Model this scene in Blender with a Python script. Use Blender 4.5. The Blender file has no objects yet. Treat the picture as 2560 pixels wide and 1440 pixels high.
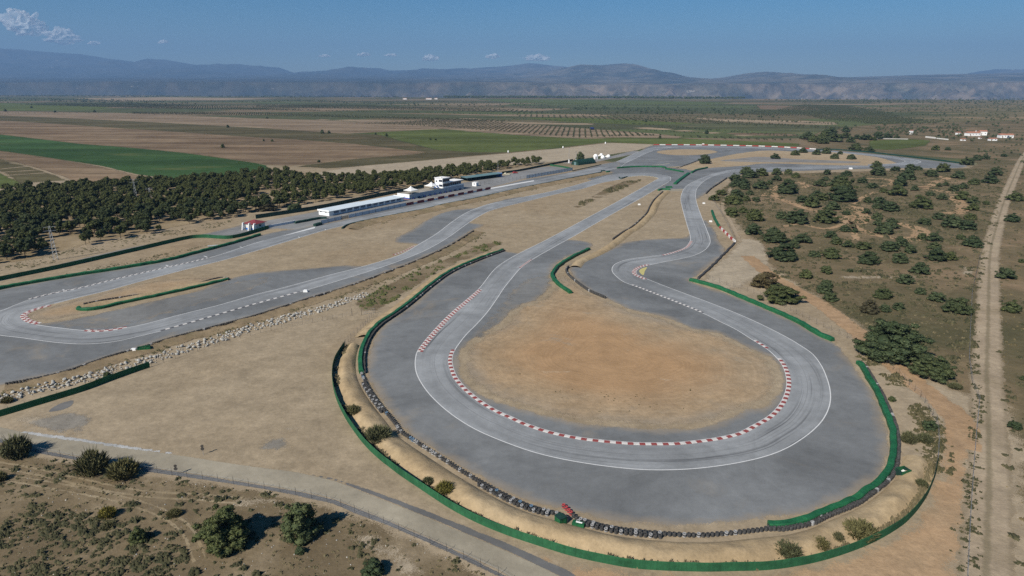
import bpy, bmesh, math, random
import numpy as np
from mathutils import Vector, noise
from mathutils.geometry import delaunay_2d_cdt
rng = random.Random(7)
S = bpy.context.scene
COL = S.collection
F, YH, H = 1650.0, 222.0, 65.0          # focal length in photo pixels, horizon row, flying height
P = math.atan((720 - YH) / F); CP, SP = math.cos(P), math.sin(P)

def gp(px, py, z=0.0):
    """ground point seen at a photo pixel"""
    u, v = px - 1280, py - 720
    Y = F * CP - v * SP; Z = F * SP + v * CP
    t = (H - z) / Z
    return (u * t, Y * t)
def G(pts): return [Vector(gp(*p)) for p in pts]
def mpp(px, py):
    """metres covered by one photo pixel at that ground point"""
    u, v = px - 1280, py - 720
    return H / (F * SP + v * CP)

# ------------------------------------------------------------------ scene tree helpers
def link(o, parent=None):
    COL.objects.link(o)
    if parent is not None: o.parent = parent
    return o
def tag(o, label=None, cat=None, group=None, kind=None):
    if label: o['label'] = label
    if cat: o['category'] = cat
    if group: o['group'] = group
    if kind: o['kind'] = kind
    return o
def empty(name, loc, rz=0.0, label=None, cat=None, group=None):
    o = bpy.data.objects.new(name, None); o.empty_display_size = .5
    o.location = loc; o.rotation_euler = (0, 0, rz)
    return tag(link(o), label, cat, group)
def meshdata(name, V, Fc, mats, smooth=False, mi=None):
    me = bpy.data.meshes.new(name)
    me.from_pydata([tuple(v) for v in V], [], [tuple(f) for f in Fc])
    for m in (mats if isinstance(mats, (list, tuple)) else [mats]): me.materials.append(m)
    if mi is not None: me.polygons.foreach_set('material_index', mi)
    if smooth: me.polygons.foreach_set('use_smooth', [True] * len(me.polygons))
    me.update()
    return me
def objm(name, me, parent=None, loc=None):
    o = bpy.data.objects.new(name, me)
    if loc is not None: o.location = loc
    return link(o, parent)
def obj(name, V, Fc, mats, parent=None, smooth=False, mi=None):
    return objm(name, meshdata(name, V, Fc, mats, smooth, mi), parent)
def dup(root, loc, rz=0, sc=1.0, label=None, group=None):
    r = root.copy(); COL.objects.link(r)
    r.location = loc; r.rotation_euler = (0, 0, rz)
    r.scale = sc if isinstance(sc, (tuple, list)) else (sc, sc, sc)
    if label: r['label'] = label
    if group: r['group'] = group
    for ch in list(root.children):
        c = ch.copy(); COL.objects.link(c); c.parent = r
        for g in ch.children:
            d = g.copy(); COL.objects.link(d); d.parent = c
    return r

class MB:
    """collects shapes into one mesh"""
    def __init__(s): s.V = []; s.F = []; s.M = []
    def add(s, V, Fc, m=0):
        b = len(s.V); s.V += [tuple(v) for v in V]
        s.F += [tuple(b + i for i in f) for f in Fc]; s.M += [m] * len(Fc)
    def box(s, x0, x1, y0, y1, z0, z1, m=0):
        V = [(x0,y0,z0),(x1,y0,z0),(x1,y1,z0),(x0,y1,z0),(x0,y0,z1),(x1,y0,z1),(x1,y1,z1),(x0,y1,z1)]
        s.add(V, [(0,3,2,1),(4,5,6,7),(0,1,5,4),(1,2,6,5),(2,3,7,6),(3,0,4,7)], m)
    def tube(s, a, b, r0, r1=None, n=6, m=0):
        a, b = Vector(a), Vector(b); r1 = r0 if r1 is None else r1
        d = (b - a).normalized(); q = d.orthogonal().normalized(); w = d.cross(q)
        V = []
        for c, r in ((a, r0), (b, r1)):
            for k in range(n):
                t = 2 * math.pi * k / n; V.append(c + (q * math.cos(t) + w * math.sin(t)) * r)
        Fc = [(k, (k + 1) % n, n + (k + 1) % n, n + k) for k in range(n)]
        Fc += [tuple(range(n - 1, -1, -1)), tuple(range(n, 2 * n))]
        s.add(V, Fc, m)
    def lathe(s, prof, n=12, c=(0, 0, 0), m=0):
        V = []; Fc = []
        for r, z in prof:
            for k in range(n):
                t = 2 * math.pi * k / n; V.append((c[0] + r * math.cos(t), c[1] + r * math.sin(t), c[2] + z))
        for i in range(len(prof) - 1):
            for k in range(n):
                Fc.append((i*n + k, i*n + (k+1) % n, (i+1)*n + (k+1) % n, (i+1)*n + k))
        s.add(V, Fc, m)
    def prism(s, poly, y0, y1, m=0):
        """polygon in xz extruded along y"""
        n = len(poly)
        V = [(x, y0, z) for x, z in poly] + [(x, y1, z) for x, z in poly]
        Fc = [(i, (i+1) % n, n + (i+1) % n, n + i) for i in range(n)] + [tuple(range(n-1, -1, -1)), tuple(range(n, 2*n))]
        s.add(V, Fc, m)
    def build(s, name, mats, parent=None, smooth=False):
        return obj(name, s.V, s.F, mats, parent, smooth, s.M)
    def data(s, name, mats, smooth=False): return meshdata(name, s.V, s.F, mats, smooth, s.M)

# ------------------------------------------------------------------ curves on the ground
def crom(pts, step=1.5, closed=False):
    """Catmull-Rom through ground points, resampled evenly"""
    pts = [Vector(p) for p in pts]; n = len(pts); out = []
    segs = n if closed else n - 1
    for i in range(segs):
        p0 = pts[(i-1) % n] if (closed or i) else pts[0] * 2 - pts[1]
        p1 = pts[i]; p2 = pts[(i+1) % n]
        p3 = pts[(i+2) % n] if (closed or i + 2 < n) else p2 * 2 - p1
        d1 = max((p1-p0).length, 1e-3)**.5; d2 = max((p2-p1).length, 1e-3)**.5; d3 = max((p3-p2).length, 1e-3)**.5
        m1 = (p2-p1)/d2 - (p2-p0)/(d1+d2) + (p1-p0)/d1; m2 = (p3-p2)/d3 - (p3-p1)/(d2+d3) + (p2-p1)/d2
        m1 *= d2; m2 *= d2
        k = max(2, int((p2-p1).length / step * 2))
        for j in range(k):
            t = j / k; t2, t3 = t*t, t*t*t
            out.append(p1*(2*t3-3*t2+1) + m1*(t3-2*t2+t) + p2*(-2*t3+3*t2) + m2*(t3-t2))
    if not closed: out.append(pts[-1])
    return resample(out, step, closed)
def resample(pts, step, closed=False):
    pts = list(pts) + ([pts[0]] if closed else [])
    L = [0]
    for a, b in zip(pts, pts[1:]): L.append(L[-1] + (b-a).length)
    n = max(2, int(round(L[-1] / step))); out = []; j = 0
    for i in range(n + (0 if closed else 1)):
        s = L[-1] * i / n
        while j < len(L) - 2 and L[j+1] < s: j += 1
        t = (s - L[j]) / max(L[j+1] - L[j], 1e-9); out.append(pts[j].lerp(pts[j+1], min(max(t, 0), 1)))
    return out
def normals(pts):
    """left-hand normals"""
    N = []
    for i in range(len(pts)):
        t = (pts[min(i+1, len(pts)-1)] - pts[max(i-1, 0)])
        t = t.normalized() if t.length > 1e-6 else Vector((1, 0)); N.append(Vector((-t.y, t.x)))
    return N
def offset(pts, d):
    return [p + n * d for p, n in zip(pts, normals(pts))]
def setattr_f(me, name, vals):
    a = me.attributes.new(name, 'FLOAT', 'POINT'); a.data.foreach_set('value', np.asarray(vals, dtype=np.float32))
def setuv(me, uv):
    """per-vertex uv list"""
    l = me.uv_layers.new(name='UVMap'); idx = np.zeros(len(me.loops), dtype=np.int32)
    me.loops.foreach_get('vertex_index', idx); l.data.foreach_set('uv', np.asarray(uv, dtype=np.float32)[idx].ravel())

def inside(poly, X, Y):
    c = np.zeros(X.shape, bool); n = len(poly)
    for i in range(n):
        x1, y1 = poly[i]; x2, y2 = poly[(i+1) % n]
        if y1 == y2: continue
        h = ((y1 > Y) != (y2 > Y)) & (X < (x2-x1)*(Y-y1)/(y2-y1) + x1)
        c ^= h
    return c
def dist_poly(poly, X, Y, closed=True):
    d = np.full(X.shape, 1e9); n = len(poly)
    for i in range(n if closed else n - 1):
        a = np.array(poly[i]); b = np.array(poly[(i+1) % n]); ab = b - a; l2 = (ab**2).sum() + 1e-12
        t = np.clip(((X-a[0])*ab[0] + (Y-a[1])*ab[1]) / l2, 0, 1)
        d = np.minimum(d, np.hypot(X - a[0] - t*ab[0], Y - a[1] - t*ab[1]))
    return d
def sheet(name, px, z, mat, grid=6.0, step=None, smooth=True, world=False, kind='structure', label=None, cat=None):
    """flat ground covering traced on the ground; attribute 'edge' = metres from its border"""
    g = [Vector(p) for p in px] if world else G(px)
    step = step or grid * .6
    b = crom(g, step, True) if smooth else resample(g, step, True)
    # thin out points that lie too near one another
    pb = []
    for p in b:
        if all((p - q).length > step * .3 for q in pb[-3:]): pb.append(p)
    b = [(p.x, p.y) for p in pb]; A = np.array(b)
    x0, y0 = A.min(0); x1, y1 = A.max(0)
    X, Y = np.meshgrid(np.arange(x0, x1, grid), np.arange(y0, y1, grid)); X = X.ravel(); Y = Y.ravel()
    X = X + np.random.RandomState(3).uniform(-.2, .2, X.shape) * grid
    k = inside(b, X, Y); X, Y = X[k], Y[k]
    d = dist_poly(b, X, Y); k = d > grid * .45; X, Y, d = X[k], Y[k], d[k]
    pts = [Vector(p) for p in b] + [Vector((a, c)) for a, c in zip(X, Y)]
    n = len(b)
    v, e, f, *_ = delaunay_2d_cdt(pts, [], [list(range(n))], 1, 1e-4)
    va = np.array([tuple(q) for q in v]); de = dist_poly(b, va[:, 0], va[:, 1])
    me = meshdata(name, [(q[0], q[1], z) for q in v], f, mat)
    # faces up
    bmx = bmesh.new(); bmx.from_mesh(me); bmx.normal_update()
    for fc in bmx.faces:
        if fc.normal.z < 0: fc.normal_flip()
    bmx.to_mesh(me); bmx.free()
    setattr_f(me, 'edge', de)
    o = objm(name, me); tag(o, label, cat, None, kind)
    return o
def strip(name, left, right, z, mat, nlat=1, kind='structure', zprof=None, parent=None, smooth=False, zn=0):
    """surface between two polylines of equal count; uv = (metres across, metres along)"""
    V = []; UV = []; E = []; s = 0; n = len(left)
    for i in range(n):
        if i: s += ((left[i]+right[i]) - (left[i-1]+right[i-1])).length / 2
        w = (right[i]-left[i]).length
        for k in range(nlat + 1):
            t = k / nlat; p = left[i].lerp(right[i], t)
            zz = z + (zprof(t, i / (n-1)) if zprof else 0)
            if zn: zz += zn * noise.noise(Vector((p.x*.35, p.y*.35, 3))) * math.sin(math.pi * t)
            V.append((p.x, p.y, zz)); UV.append((w * t, s)); E.append(min(t, 1-t) * w)
    m = nlat + 1
    Fc = [(i*m+k, i*m+k+1, (i+1)*m+k+1, (i+1)*m+k) for i in range(n-1) for k in range(nlat)]
    # make faces look up
    a, b, c = Vector(V[Fc[0][0]]), Vector(V[Fc[0][1]]), Vector(V[Fc[0][2]])
    if (b-a).cross(c-a).z < 0: Fc = [f[::-1] for f in Fc]
    me = meshdata(name, V, Fc, mat, smooth)
    setuv(me, UV); setattr_f(me, 'edge', E)
    o = objm(name, me, parent)
    if kind: o['kind'] = kind
    return o
def band(name, cl, w, z, mat, **k):
    """strip of width w along a centre line"""
    return strip(name, offset(cl, w/2), offset(cl, -w/2), z, mat, **k)
# ------------------------------------------------------------------ materials
class N:
    def __init__(s, name):
        s.m = bpy.data.materials.new(name); s.m.use_nodes = True; s.t = s.m.node_tree
        s.b = s.t.nodes['Principled BSDF']; s.o = s.t.nodes['Material Output']
        s.b.inputs['Roughness'].default_value = .9; s.b.inputs['Specular IOR Level'].default_value = .2
        s._c = None
    def n(s, t, **k):
        nd = s.t.nodes.new(t)
        for a, v in k.items():
            if a.startswith('i_'):
                nd.inputs[a[2:].replace('_', ' ')].default_value = v
            else: setattr(nd, a, v)
        return nd
    def l(s, a, b): s.t.links.new(a, b)
    def coord(s):
        if s._c is None: s._c = s.n('ShaderNodeTexCoord')
        return s._c.outputs['Object']
    def mapped(s, sc, rot=0, src=None):
        m = s.n('ShaderNodeMapping'); m.inputs['Scale'].default_value = sc; m.inputs['Rotation'].default_value = (0, 0, rot)
        s.l(src or s.coord(), m.inputs[0]); return m.outputs[0]
    def noise(s, scale, detail=4, rough=.55, dist=0, vec=None):
        q = s.n('ShaderNodeTexNoise'); q.inputs['Scale'].default_value = scale; q.inputs['Detail'].default_value = detail
        q.inputs['Roughness'].default_value = rough; q.inputs['Distortion'].default_value = dist
        s.l(vec or s.coord(), q.inputs['Vector']); return q.outputs['Fac']
    def ramp(s, fac, stops, interp='LINEAR'):
        r = s.n('ShaderNodeValToRGB'); e = r.color_ramp.elements; r.color_ramp.interpolation = interp
        while len(e) < len(stops): e.new(.5)
        for el, (p, c) in zip(e, stops):
            el.position = p; el.color = (c[0], c[1], c[2], 1) if isinstance(c, (tuple, list)) else (c, c, c, 1)
        s.l(fac, r.inputs[0]); return r.outputs[0]
    def mix(s, fac, a, b, mode='MIX'):
        x = s.n('ShaderNodeMix', data_type='RGBA', blend_type=mode)
        for v, i in ((fac, 0), (a, 6), (b, 7)):
            if isinstance(v, (int, float)): x.inputs[i].default_value = v
            elif isinstance(v, (tuple, list)): x.inputs[i].default_value = (*v[:3], 1)
            else: s.l(v, x.inputs[i])
        return x.outputs[2]
    def math(s, op, a, b=0.0, clamp=False):
        x = s.n('ShaderNodeMath', operation=op, use_clamp=clamp)
        for v, i in ((a, 0), (b, 1)):
            if isinstance(v, (int, float)): x.inputs[i].default_value = v
            else: s.l(v, x.inputs[i])
        return x.outputs[0]
    def step(s, x, a, b):
        r = s.n('ShaderNodeMapRange', interpolation_type='SMOOTHSTEP')
        r.inputs['From Min'].default_value = a; r.inputs['From Max'].default_value = b
        s.l(x, r.inputs['Value']); return r.outputs[0]
    def attr(s, nm): return s.n('ShaderNodeAttribute', attribute_name=nm).outputs['Fac']
    def bump(s, h, strength=.3, dist=.1):
        b = s.n('ShaderNodeBump'); b.inputs['Strength'].default_value = strength; b.inputs['Distance'].default_value = dist
        s.l(h, b.inputs['Height']); s.l(b.outputs[0], s.b.inputs['Normal'])
    def base(s, c):
        if isinstance(c, (tuple, list)): s.b.inputs['Base Color'].default_value = (*c[:3], 1)
        else: s.l(c, s.b.inputs['Base Color'])
    def feather(s, w, amp=None, scale=.25, lo=0.0):
        """ragged worn border: sheet fades out over w metres, broken up by noise"""
        amp = w if amp is None else amp
        nz = s.noise(scale, 6, .65)
        v = s.math('ADD', s.attr('edge'), s.math('MULTIPLY', s.math('SUBTRACT', nz, .5), amp * 3))
        fine = s.noise(4.5, 3, .8)
        a = s.math('GREATER_THAN', s.math('ADD', v, s.math('MULTIPLY', s.math('SUBTRACT', fine, .5), w * 2.4)), lo + w * .5)
        tr = s.n('ShaderNodeBsdfTransparent'); mx = s.n('ShaderNodeMixShader')
        s.l(a, mx.inputs[0]); s.l(tr.outputs[0], mx.inputs[1]); s.l(s.b.outputs[0], mx.inputs[2])
        s.l(mx.outputs[0], s.o.inputs['Surface'])

def flat(name, c, rough=.7, var=.12, scale=1.5, spec=.25, metal=0):
    k = N(name); k.b.inputs['Roughness'].default_value = rough; k.b.inputs['Specular IOR Level'].default_value = spec
    k.b.inputs['Metallic'].default_value = metal
    f = k.ramp(k.noise(scale, 6, .6), [(.3, 1 - var), (.7, 1 + var)])
    k.base(k.mix(1.0, c, f, 'MULTIPLY')); return k.m

def soil(name, c1, c2, c3, feather=None, speck=.5, big=.012, amp=None, fscale=.25, grit=(.12,.09,.06), core=None):
    k = N(name)
    a = k.ramp(k.noise(big, 5, .6, .6), [(.34, c1), (.52, c2), (.68, c3)])
    m = k.ramp(k.noise(.11, 6, .7), [(.3, .80), (.7, 1.14)])
    a = k.mix(1.0, a, m, 'MULTIPLY')
    fine = k.ramp(k.noise(.5, 8, .82), [(.3, .72), (.7, 1.24)])
    a = k.mix(1.0, a, fine, 'MULTIPLY')
    if core:      # redder subsoil laid bare towards the middle, grey gravel and pale clay in patches
        ed = k.math('ADD', k.attr('edge'), k.math('MULTIPLY', k.math('SUBTRACT', k.noise(.04, 5, .65), .5), 22))
        a = k.mix(k.math('MULTIPLY', k.step(ed, 5, 22), .8), a, k.mix(1.0, core, m, 'MULTIPLY'))
        a = k.mix(k.math('MULTIPLY', k.step(k.noise(.07, 6, .7, .6), .58, .70), .6), a, (.27,.235,.185))
        a = k.mix(k.math('MULTIPLY', k.step(k.noise(.16, 6, .75, 0, k.mapped((.5, 1, 1), .6)), .63, .72), .6), a, (.47,.38,.27))
        a = k.mix(k.math('MULTIPLY', k.math('SUBTRACT', 1.0, k.step(ed, -2, 6)), .55), a, (.25,.225,.185))
        rt = k.n('ShaderNodeCombineXYZ'); k.l(k.math('ADD', k.attr('edge'), k.math('MULTIPLY', k.noise(.03, 3, .5), 9)), rt.inputs[0])
        a = k.mix(1.0, a, k.ramp(k.noise(1.1, 4, .7, 0, rt.outputs[0]), [(.36, .91), (.62, 1.06)]), 'MULTIPLY')
    sp = k.step(k.noise(1.6, 3, .8), .66, .74)
    a = k.mix(k.math('MULTIPLY', sp, speck), a, grit)
    k.base(a); k.bump(k.noise(1.2, 5, .7), .5, .25)
    k.b.inputs['Roughness'].default_value = 1; k.b.inputs['Specular IOR Level'].default_value = .05
    if feather: k.feather(feather, amp, fscale)
    return k.m

def rutted(m, w):
    """two pale wheel ruts with a weedy crown between them"""
    t = m.node_tree; b = t.nodes['Principled BSDF']; src = b.inputs['Base Color'].links[0].from_socket
    k = N.__new__(N); k.m = m; k.t = t; k.b = b; k._c = None
    uv = k.n('ShaderNodeUVMap'); uv.uv_map = 'UVMap'; x = k.n('ShaderNodeSeparateXYZ'); k.l(uv.outputs[0], x.inputs[0])
    d = k.math('ABSOLUTE', k.math('SUBTRACT', x.outputs[0], w/2)); d = k.math('ADD', d, k.math('MULTIPLY', k.math('SUBTRACT', k.noise(.35, 5, .7), .5), 1.6))
    mid = k.math('SUBTRACT', 1.0, k.step(d, .15, .75)); out = k.step(d, w*.30, w*.42)
    a = k.mix(k.math('MULTIPLY', mid, .6), src, (.15,.125,.075)); a = k.mix(k.math('MULTIPLY', out, .5), a, (.17,.135,.085))
    k.base(a)

def asphalt(name, c, feather=None, sand=.0, streak=0.0, amp=None):
    k = N(name)
    v = k.ramp(k.noise(.035, 5, .65, .8), [(.3, .72), (.7, 1.22)])
    a = k.mix(1.0, c, v, 'MULTIPLY')
    v2 = k.ramp(k.noise(.3, 8, .8), [(.3, .82), (.7, 1.15)])
    a = k.mix(1.0, a, v2, 'MULTIPLY')
    a = k.mix(1.0, a, k.ramp(k.noise(5, 3, .8), [(.3, .9), (.7, 1.1)]), 'MULTIPLY')
    if sand:
        sd = k.step(k.noise(.05, 6, .65, 1.0), .56, .75)
        a = k.mix(k.math('MULTIPLY', sd, sand), a, (.30, .235, .155))
    if feather and feather >= 1.2:     # sand blown over the outer metres
        dr = k.math('SUBTRACT', 1.0, k.step(k.math('ADD', k.attr('edge'), k.math('MULTIPLY', k.math('SUBTRACT', k.noise(.12, 6, .7), .5), 7)), .2, 3.2))
        a = k.mix(k.math('MULTIPLY', dr, .6), a, (.28,.225,.16))
    vp = k.n('ShaderNodeTexVoronoi'); vp.inputs['Scale'].default_value = .045; k.l(k.coord(), vp.inputs['Vector'])
    vq = k.n('ShaderNodeSeparateColor'); k.l(vp.outputs['Color'], vq.inputs[0])
    a = k.mix(1.0, a, k.ramp(vq.outputs[0], [(0, .94), (1, 1.06)]), 'MULTIPLY')
    if streak:
        uv = k.n('ShaderNodeUVMap'); uv.uv_map = 'UVMap'
        st = k.noise(1.0, 4, .6, .15, k.mapped((1.5, .012, 1), 0, uv.outputs[0]))
        on = k.step(k.noise(1.0, 2, .5, 0, k.mapped((.12, .012, 1), 0, uv.outputs[0])), .45, .62)
        d = k.step(st, .50, .66)
        a = k.mix(k.math('MULTIPLY', k.math('MULTIPLY', d, on), streak), a, (.055, .056, .06))
        xs_ = k.n('ShaderNodeSeparateXYZ'); k.l(uv.outputs[0], xs_.inputs[0])
        seam = k.math('LESS_THAN', k.math('ABSOLUTE', k.math('SUBTRACT', xs_.outputs[0], 4.4)), .09)
        a = k.mix(k.math('MULTIPLY', seam, .3), a, (.1,.1,.1))
        lt = k.noise(1.0, 3, .5, .2, k.mapped((.35, .006, 1), 0, uv.outputs[0]))
        a = k.mix(1.0, a, k.ramp(lt, [(.36, .91), (.64, 1.08)]), 'MULTIPLY')
    k.base(a); k.b.inputs['Roughness'].default_value = .85; k.b.inputs['Specular IOR Level'].default_value = .2
    k.bump(k.noise(6, 4, .8), .25, .03)
    if feather: k.feather(feather, amp)
    return k.m

def foliage(name, c1, c2, c3, big=.5):
    k = N(name)
    oi = k.n('ShaderNodeObjectInfo').outputs['Random']
    g = k.n('ShaderNodeNewGeometry').outputs['Random Per Island']
    a = k.ramp(k.math('ADD', k.math('MULTIPLY', g, .6), k.math('MULTIPLY', k.noise(big, 4, .6), .45)), [(.1, c1), (.5, c2), (.95, c3)])
    a = k.mix(1.0, a, k.ramp(oi, [(0, (.74, .8, .78)), (.5, (1, 1, 1)), (1, (1.28, 1.15, .9))]), 'MULTIPLY')
    k.base(a); k.b.inputs['Roughness'].default_value = .75; k.b.inputs['Specular IOR Level'].default_value = .15
    return k.m

M = {}
M['far_soil'] = None
M['sand'] = soil('infield_sand', (.345,.265,.175), (.34,.245,.15), (.35,.24,.14), 3.0, .4, .018, 2.2, core=(.365,.225,.118))
M['sand_plain'] = soil('pale_sand', (.37,.29,.19), (.345,.265,.17), (.33,.25,.16), 2.0, .25)
M['bank'] = soil('bank_soil', (.36,.275,.17), (.33,.245,.145), (.29,.21,.125), 1.0, .5, .05, 1.0)
M['bank_hard'] = soil('bank_soil_plain', (.39,.30,.185), (.36,.27,.16), (.32,.24,.145), None, .5, .06)
M['bank_weedy'] = soil('bank_soil_weedy', (.29,.22,.135), (.24,.18,.11), (.185,.15,.085), 1.2, .7, .09, 1.5)
M['scrub'] = soil('scrub_soil', (.095,.085,.045), (.15,.118,.068), (.24,.17,.105), 6.0, .75, .02, 5.0, .08, (.055,.06,.03))
M['scrub_near'] = soil('stony_scrub_soil', (.135,.103,.062), (.175,.135,.082), (.26,.205,.135), 2.5, .7, .05, 2.0, .2, (.08,.07,.04))
M['dirt_road'] = soil('dirt_road', (.36,.29,.20), (.335,.265,.185), (.29,.23,.155), .9, .45, .05, 1.2, .3)
rutted(M['dirt_road'], 7.4)
M['red_dirt'] = soil('reddish_dirt', (.37,.25,.15), (.34,.225,.13), (.31,.215,.13), .9, .4, .05, 1.5, .25)
M['red_wide'] = soil('reddish_apron', (.375,.265,.16), (.36,.24,.14), (.31,.22,.135), 2.5, .5, .05, 2.5, .2)
M['pale_gravel'] = soil('pale_gravel', (.37,.31,.225), (.35,.29,.21), (.32,.265,.19), 3.0, .15, .02, 2.0)
M['gravel_white'] = soil('white_gravel', (.46,.46,.45), (.40,.40,.39), (.34,.34,.33), .35, .2, .1, .3, .8)
M['rut'] = soil('pale_rut', (.29,.235,.155), (.26,.205,.13), (.23,.18,.11), .2, .3, .1, .25, .5)
M['grey_smear'] = soil('grey_gravel_smear', (.24,.215,.175), (.22,.20,.17), (.25,.215,.165), 2.5, .3, .05, 2.5)
M['runoff'] = asphalt('runoff_asphalt', (.165,.17,.171), 1.4, .35, 0, 1.2)
M['track'] = asphalt('racing_asphalt', (.25,.258,.262), None, .12, .75)
M['paddock'] = asphalt('paddock_asphalt', (.22,.217,.21), 1.2, .25, 0, .8)
M['lane'] = asphalt('service_lane', (.22,.205,.185), .5, .5, 0, .35)
M['road'] = asphalt('access_road', (.30,.265,.20), .25, .3, 0, .12)
M['shoulder'] = asphalt('road_shoulder', (.135,.133,.13), .3, .2, 0, .2)
M['dirty_asphalt'] = asphalt('sandy_asphalt', (.17,.168,.16), 3.0, .9, 0, 3.0)
k = N('line_paint'); k.base(k.mix(k.step(k.noise(1.5, 5, .8), .5, .75), (.58,.58,.57), (.36,.36,.36))); M['line'] = k.m
k = N('kerb_white'); k.base(k.mix(k.step(k.noise(1.1, 5, .8), .5, .72), (.56,.53,.50), (.34,.31,.28))); M['kerb_w'] = k.m
k = N('kerb_red'); k.base(k.mix(k.step(k.noise(1.1, 5, .8), .52, .75), (.24,.055,.052), (.20,.13,.11))); M['kerb_r'] = k.m
k = N('kerb_grey'); k.base(k.mix(k.step(k.noise(1.1, 5, .8), .5, .75), (.085,.085,.095), (.17,.165,.16))); M['kerb_k'] = k.m
M['kerb_y'] = flat('kerb_yellow', (.45,.40,.16), .9)
k = N('green_sheeting'); c = k.ramp(k.noise(.4, 6, .75), [(.3, (.010,.066,.028)), (.72, (.024,.15,.058))])
k.base(k.mix(1.0, c, k.ramp(k.noise(2.2, 4, .7), [(.3, .75), (.7, 1.2)]), 'MULTIPLY')); k.b.inputs['Roughness'].default_value = .55; k.bump(k.noise(1.6, 4, .7), .6, .2); M['green'] = k.m
k = N('green_netting'); c = k.ramp(k.noise(.35, 6, .75), [(.3, (.013,.062,.028)), (.72, (.030,.13,.057))])
k.base(k.mix(1.0, c, k.ramp(k.noise(3, 4, .7, 0, k.mapped((1,1,.15))), [(.3, .8), (.7, 1.15)]), 'MULTIPLY')); k.bump(k.noise(1.2, 4, .7), .4, .15); M['net'] = k.m
M['dkgreen'] = flat('dark_green_sheeting', (.012,.042,.031), .7, .3, .4)
M['tyre'] = flat('tyre_rubber', (.055,.054,.053), .85, .6, 2.5)
M['tyre_w'] = flat('tyre_white_paint', (.27,.27,.27), .85, .5, 3)
M['tyre_b'] = flat('tyre_blue_paint', (.10,.17,.25), .8, .35, 3)
M['tyre_r'] = flat('tyre_red_paint', (.34,.05,.055), .8, .25, 3)
M['rock'] = soil('pale_boulder', (.44,.425,.39), (.37,.355,.32), (.29,.28,.25), None, .4, .5)
M['white'] = flat('white_render', (.78,.78,.77), .8, .06, .6)
M['offwhite'] = flat('offwhite_render', (.62,.60,.56), .85, .1, .6)
M['roofmetal'] = flat('pale_metal_roof', (.62,.68,.71), .5, .06, .3)
M['pvc'] = flat('white_canvas', (.80,.79,.76), .6, .05, 1)
M['glass'] = flat('dark_glazing', (.02,.028,.05), .12, .2, .8, .6)
M['shutter'] = flat('grey_roller_shutter', (.10,.12,.155), .5, .25, 1.0)
M['fascia'] = flat('grey_blue_fascia', (.34,.38,.43), .6, .1, .5)
M['blue'] = flat('blue_paint', (.025,.15,.46), .6, .15, 1)
M['navy'] = flat('navy_panel', (.02,.035,.14), .5, .2, 1)
M['maroon'] = flat('dark_red_panel', (.19,.025,.035), .6, .2, 1)
M['redroof'] = flat('dark_red_roof', (.19,.04,.045), .7, .12, .8)
M['tile'] = flat('terracotta_tiles', (.36,.17,.11), .85, .2, .6)
M['terrace'] = soil('concrete_terrace', (.30,.275,.22), (.33,.30,.25), (.27,.25,.21), None, .15, .1)
M['metal'] = flat('galvanised_steel', (.38,.39,.40), .5, .15, 2, .4, .3)
M['darkmetal'] = flat('dark_steel', (.06,.055,.05), .6, .2, 2)
M['board'] = flat('grey_blue_board', (.47,.51,.56), .6, .08, .5)
M['wood'] = flat('old_wood', (.20,.15,.09), .9, .25, 2)
M['teal'] = flat('teal_canopy', (.12,.20,.21), .7, .15, .6)
M['barwhite'] = flat('barrier_white', (.58,.56,.54), .8, .2, 1)
M['barred'] = flat('barrier_red', (.32,.045,.045), .8, .12, 1)
M['bark'] = flat('bark', (.085,.065,.048), .95, .3, 3)
M['oak'] = foliage('holm_oak_leaves', (.024,.037,.018), (.054,.072,.033), (.105,.122,.056))
M['oak_brown'] = foliage('brownish_oak_leaves', (.035,.032,.018), (.068,.058,.032), (.10,.088,.048))
M['pine'] = foliage('pine_needles', (.022,.030,.012), (.043,.054,.02), (.072,.083,.032))
M['olive'] = foliage('olive_leaves', (.035,.042,.024), (.055,.064,.036), (.08,.09,.055))
M['broom'] = foliage('broom_leaves', (.055,.057,.028), (.10,.10,.05), (.15,.145,.07))
M['broom_y'] = foliage('yellow_broom_leaves', (.07,.065,.015), (.12,.115,.03), (.19,.175,.05))
M['tuft'] = foliage('scrub_tufts', (.035,.038,.02), (.07,.066,.034), (.13,.11,.06), .08)
M['tuftdry'] = foliage('dry_tufts', (.08,.07,.04), (.14,.115,.065), (.21,.17,.095), .08)
M['grass'] = foliage('ditch_grass', (.045,.06,.02), (.085,.095,.035), (.14,.13,.055), .08)
# ------------------------------------------------------------------ camera, light, sky
cam = bpy.data.cameras.new('camera'); co = bpy.data.objects.new('camera', cam); COL.objects.link(co)
cam.sensor_width = 36; cam.lens = 36 * F / 2560; cam.clip_start = 1; cam.clip_end = 90000
co.location = (0, 0, H); co.rotation_euler = (math.pi/2 - P, 0, 0); S.camera = co
SAZ, SEL = math.radians(40), math.radians(39)           # shadows fall 40 degrees right of straight ahead
sdir = Vector((-math.sin(SAZ) * math.cos(SEL), -math.cos(SAZ) * math.cos(SEL), math.sin(SEL)))
sl = bpy.data.lights.new('sun', 'SUN'); sl.energy = 5.0; sl.angle = math.radians(.53); sl.color = (1, .94, .84)
so = bpy.data.objects.new('sun', sl); COL.objects.link(so); so.rotation_euler = sdir.to_track_quat('Z', 'Y').to_euler(); so.location = (-200, -200, 300)
W = bpy.data.worlds.new('World'); S.world = W; W.use_nodes = True
wt = W.node_tree; bg = wt.nodes['Background']
sk = wt.nodes.new('ShaderNodeTexSky'); sk.sky_type = 'NISHITA'; sk.sun_disc = False
sk.sun_elevation = SEL; sk.sun_rotation = math.atan2(sdir.x, sdir.y); sk.altitude = 900; sk.air_density = 1.0; sk.dust_density = .25; sk.ozone_density = 5
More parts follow.
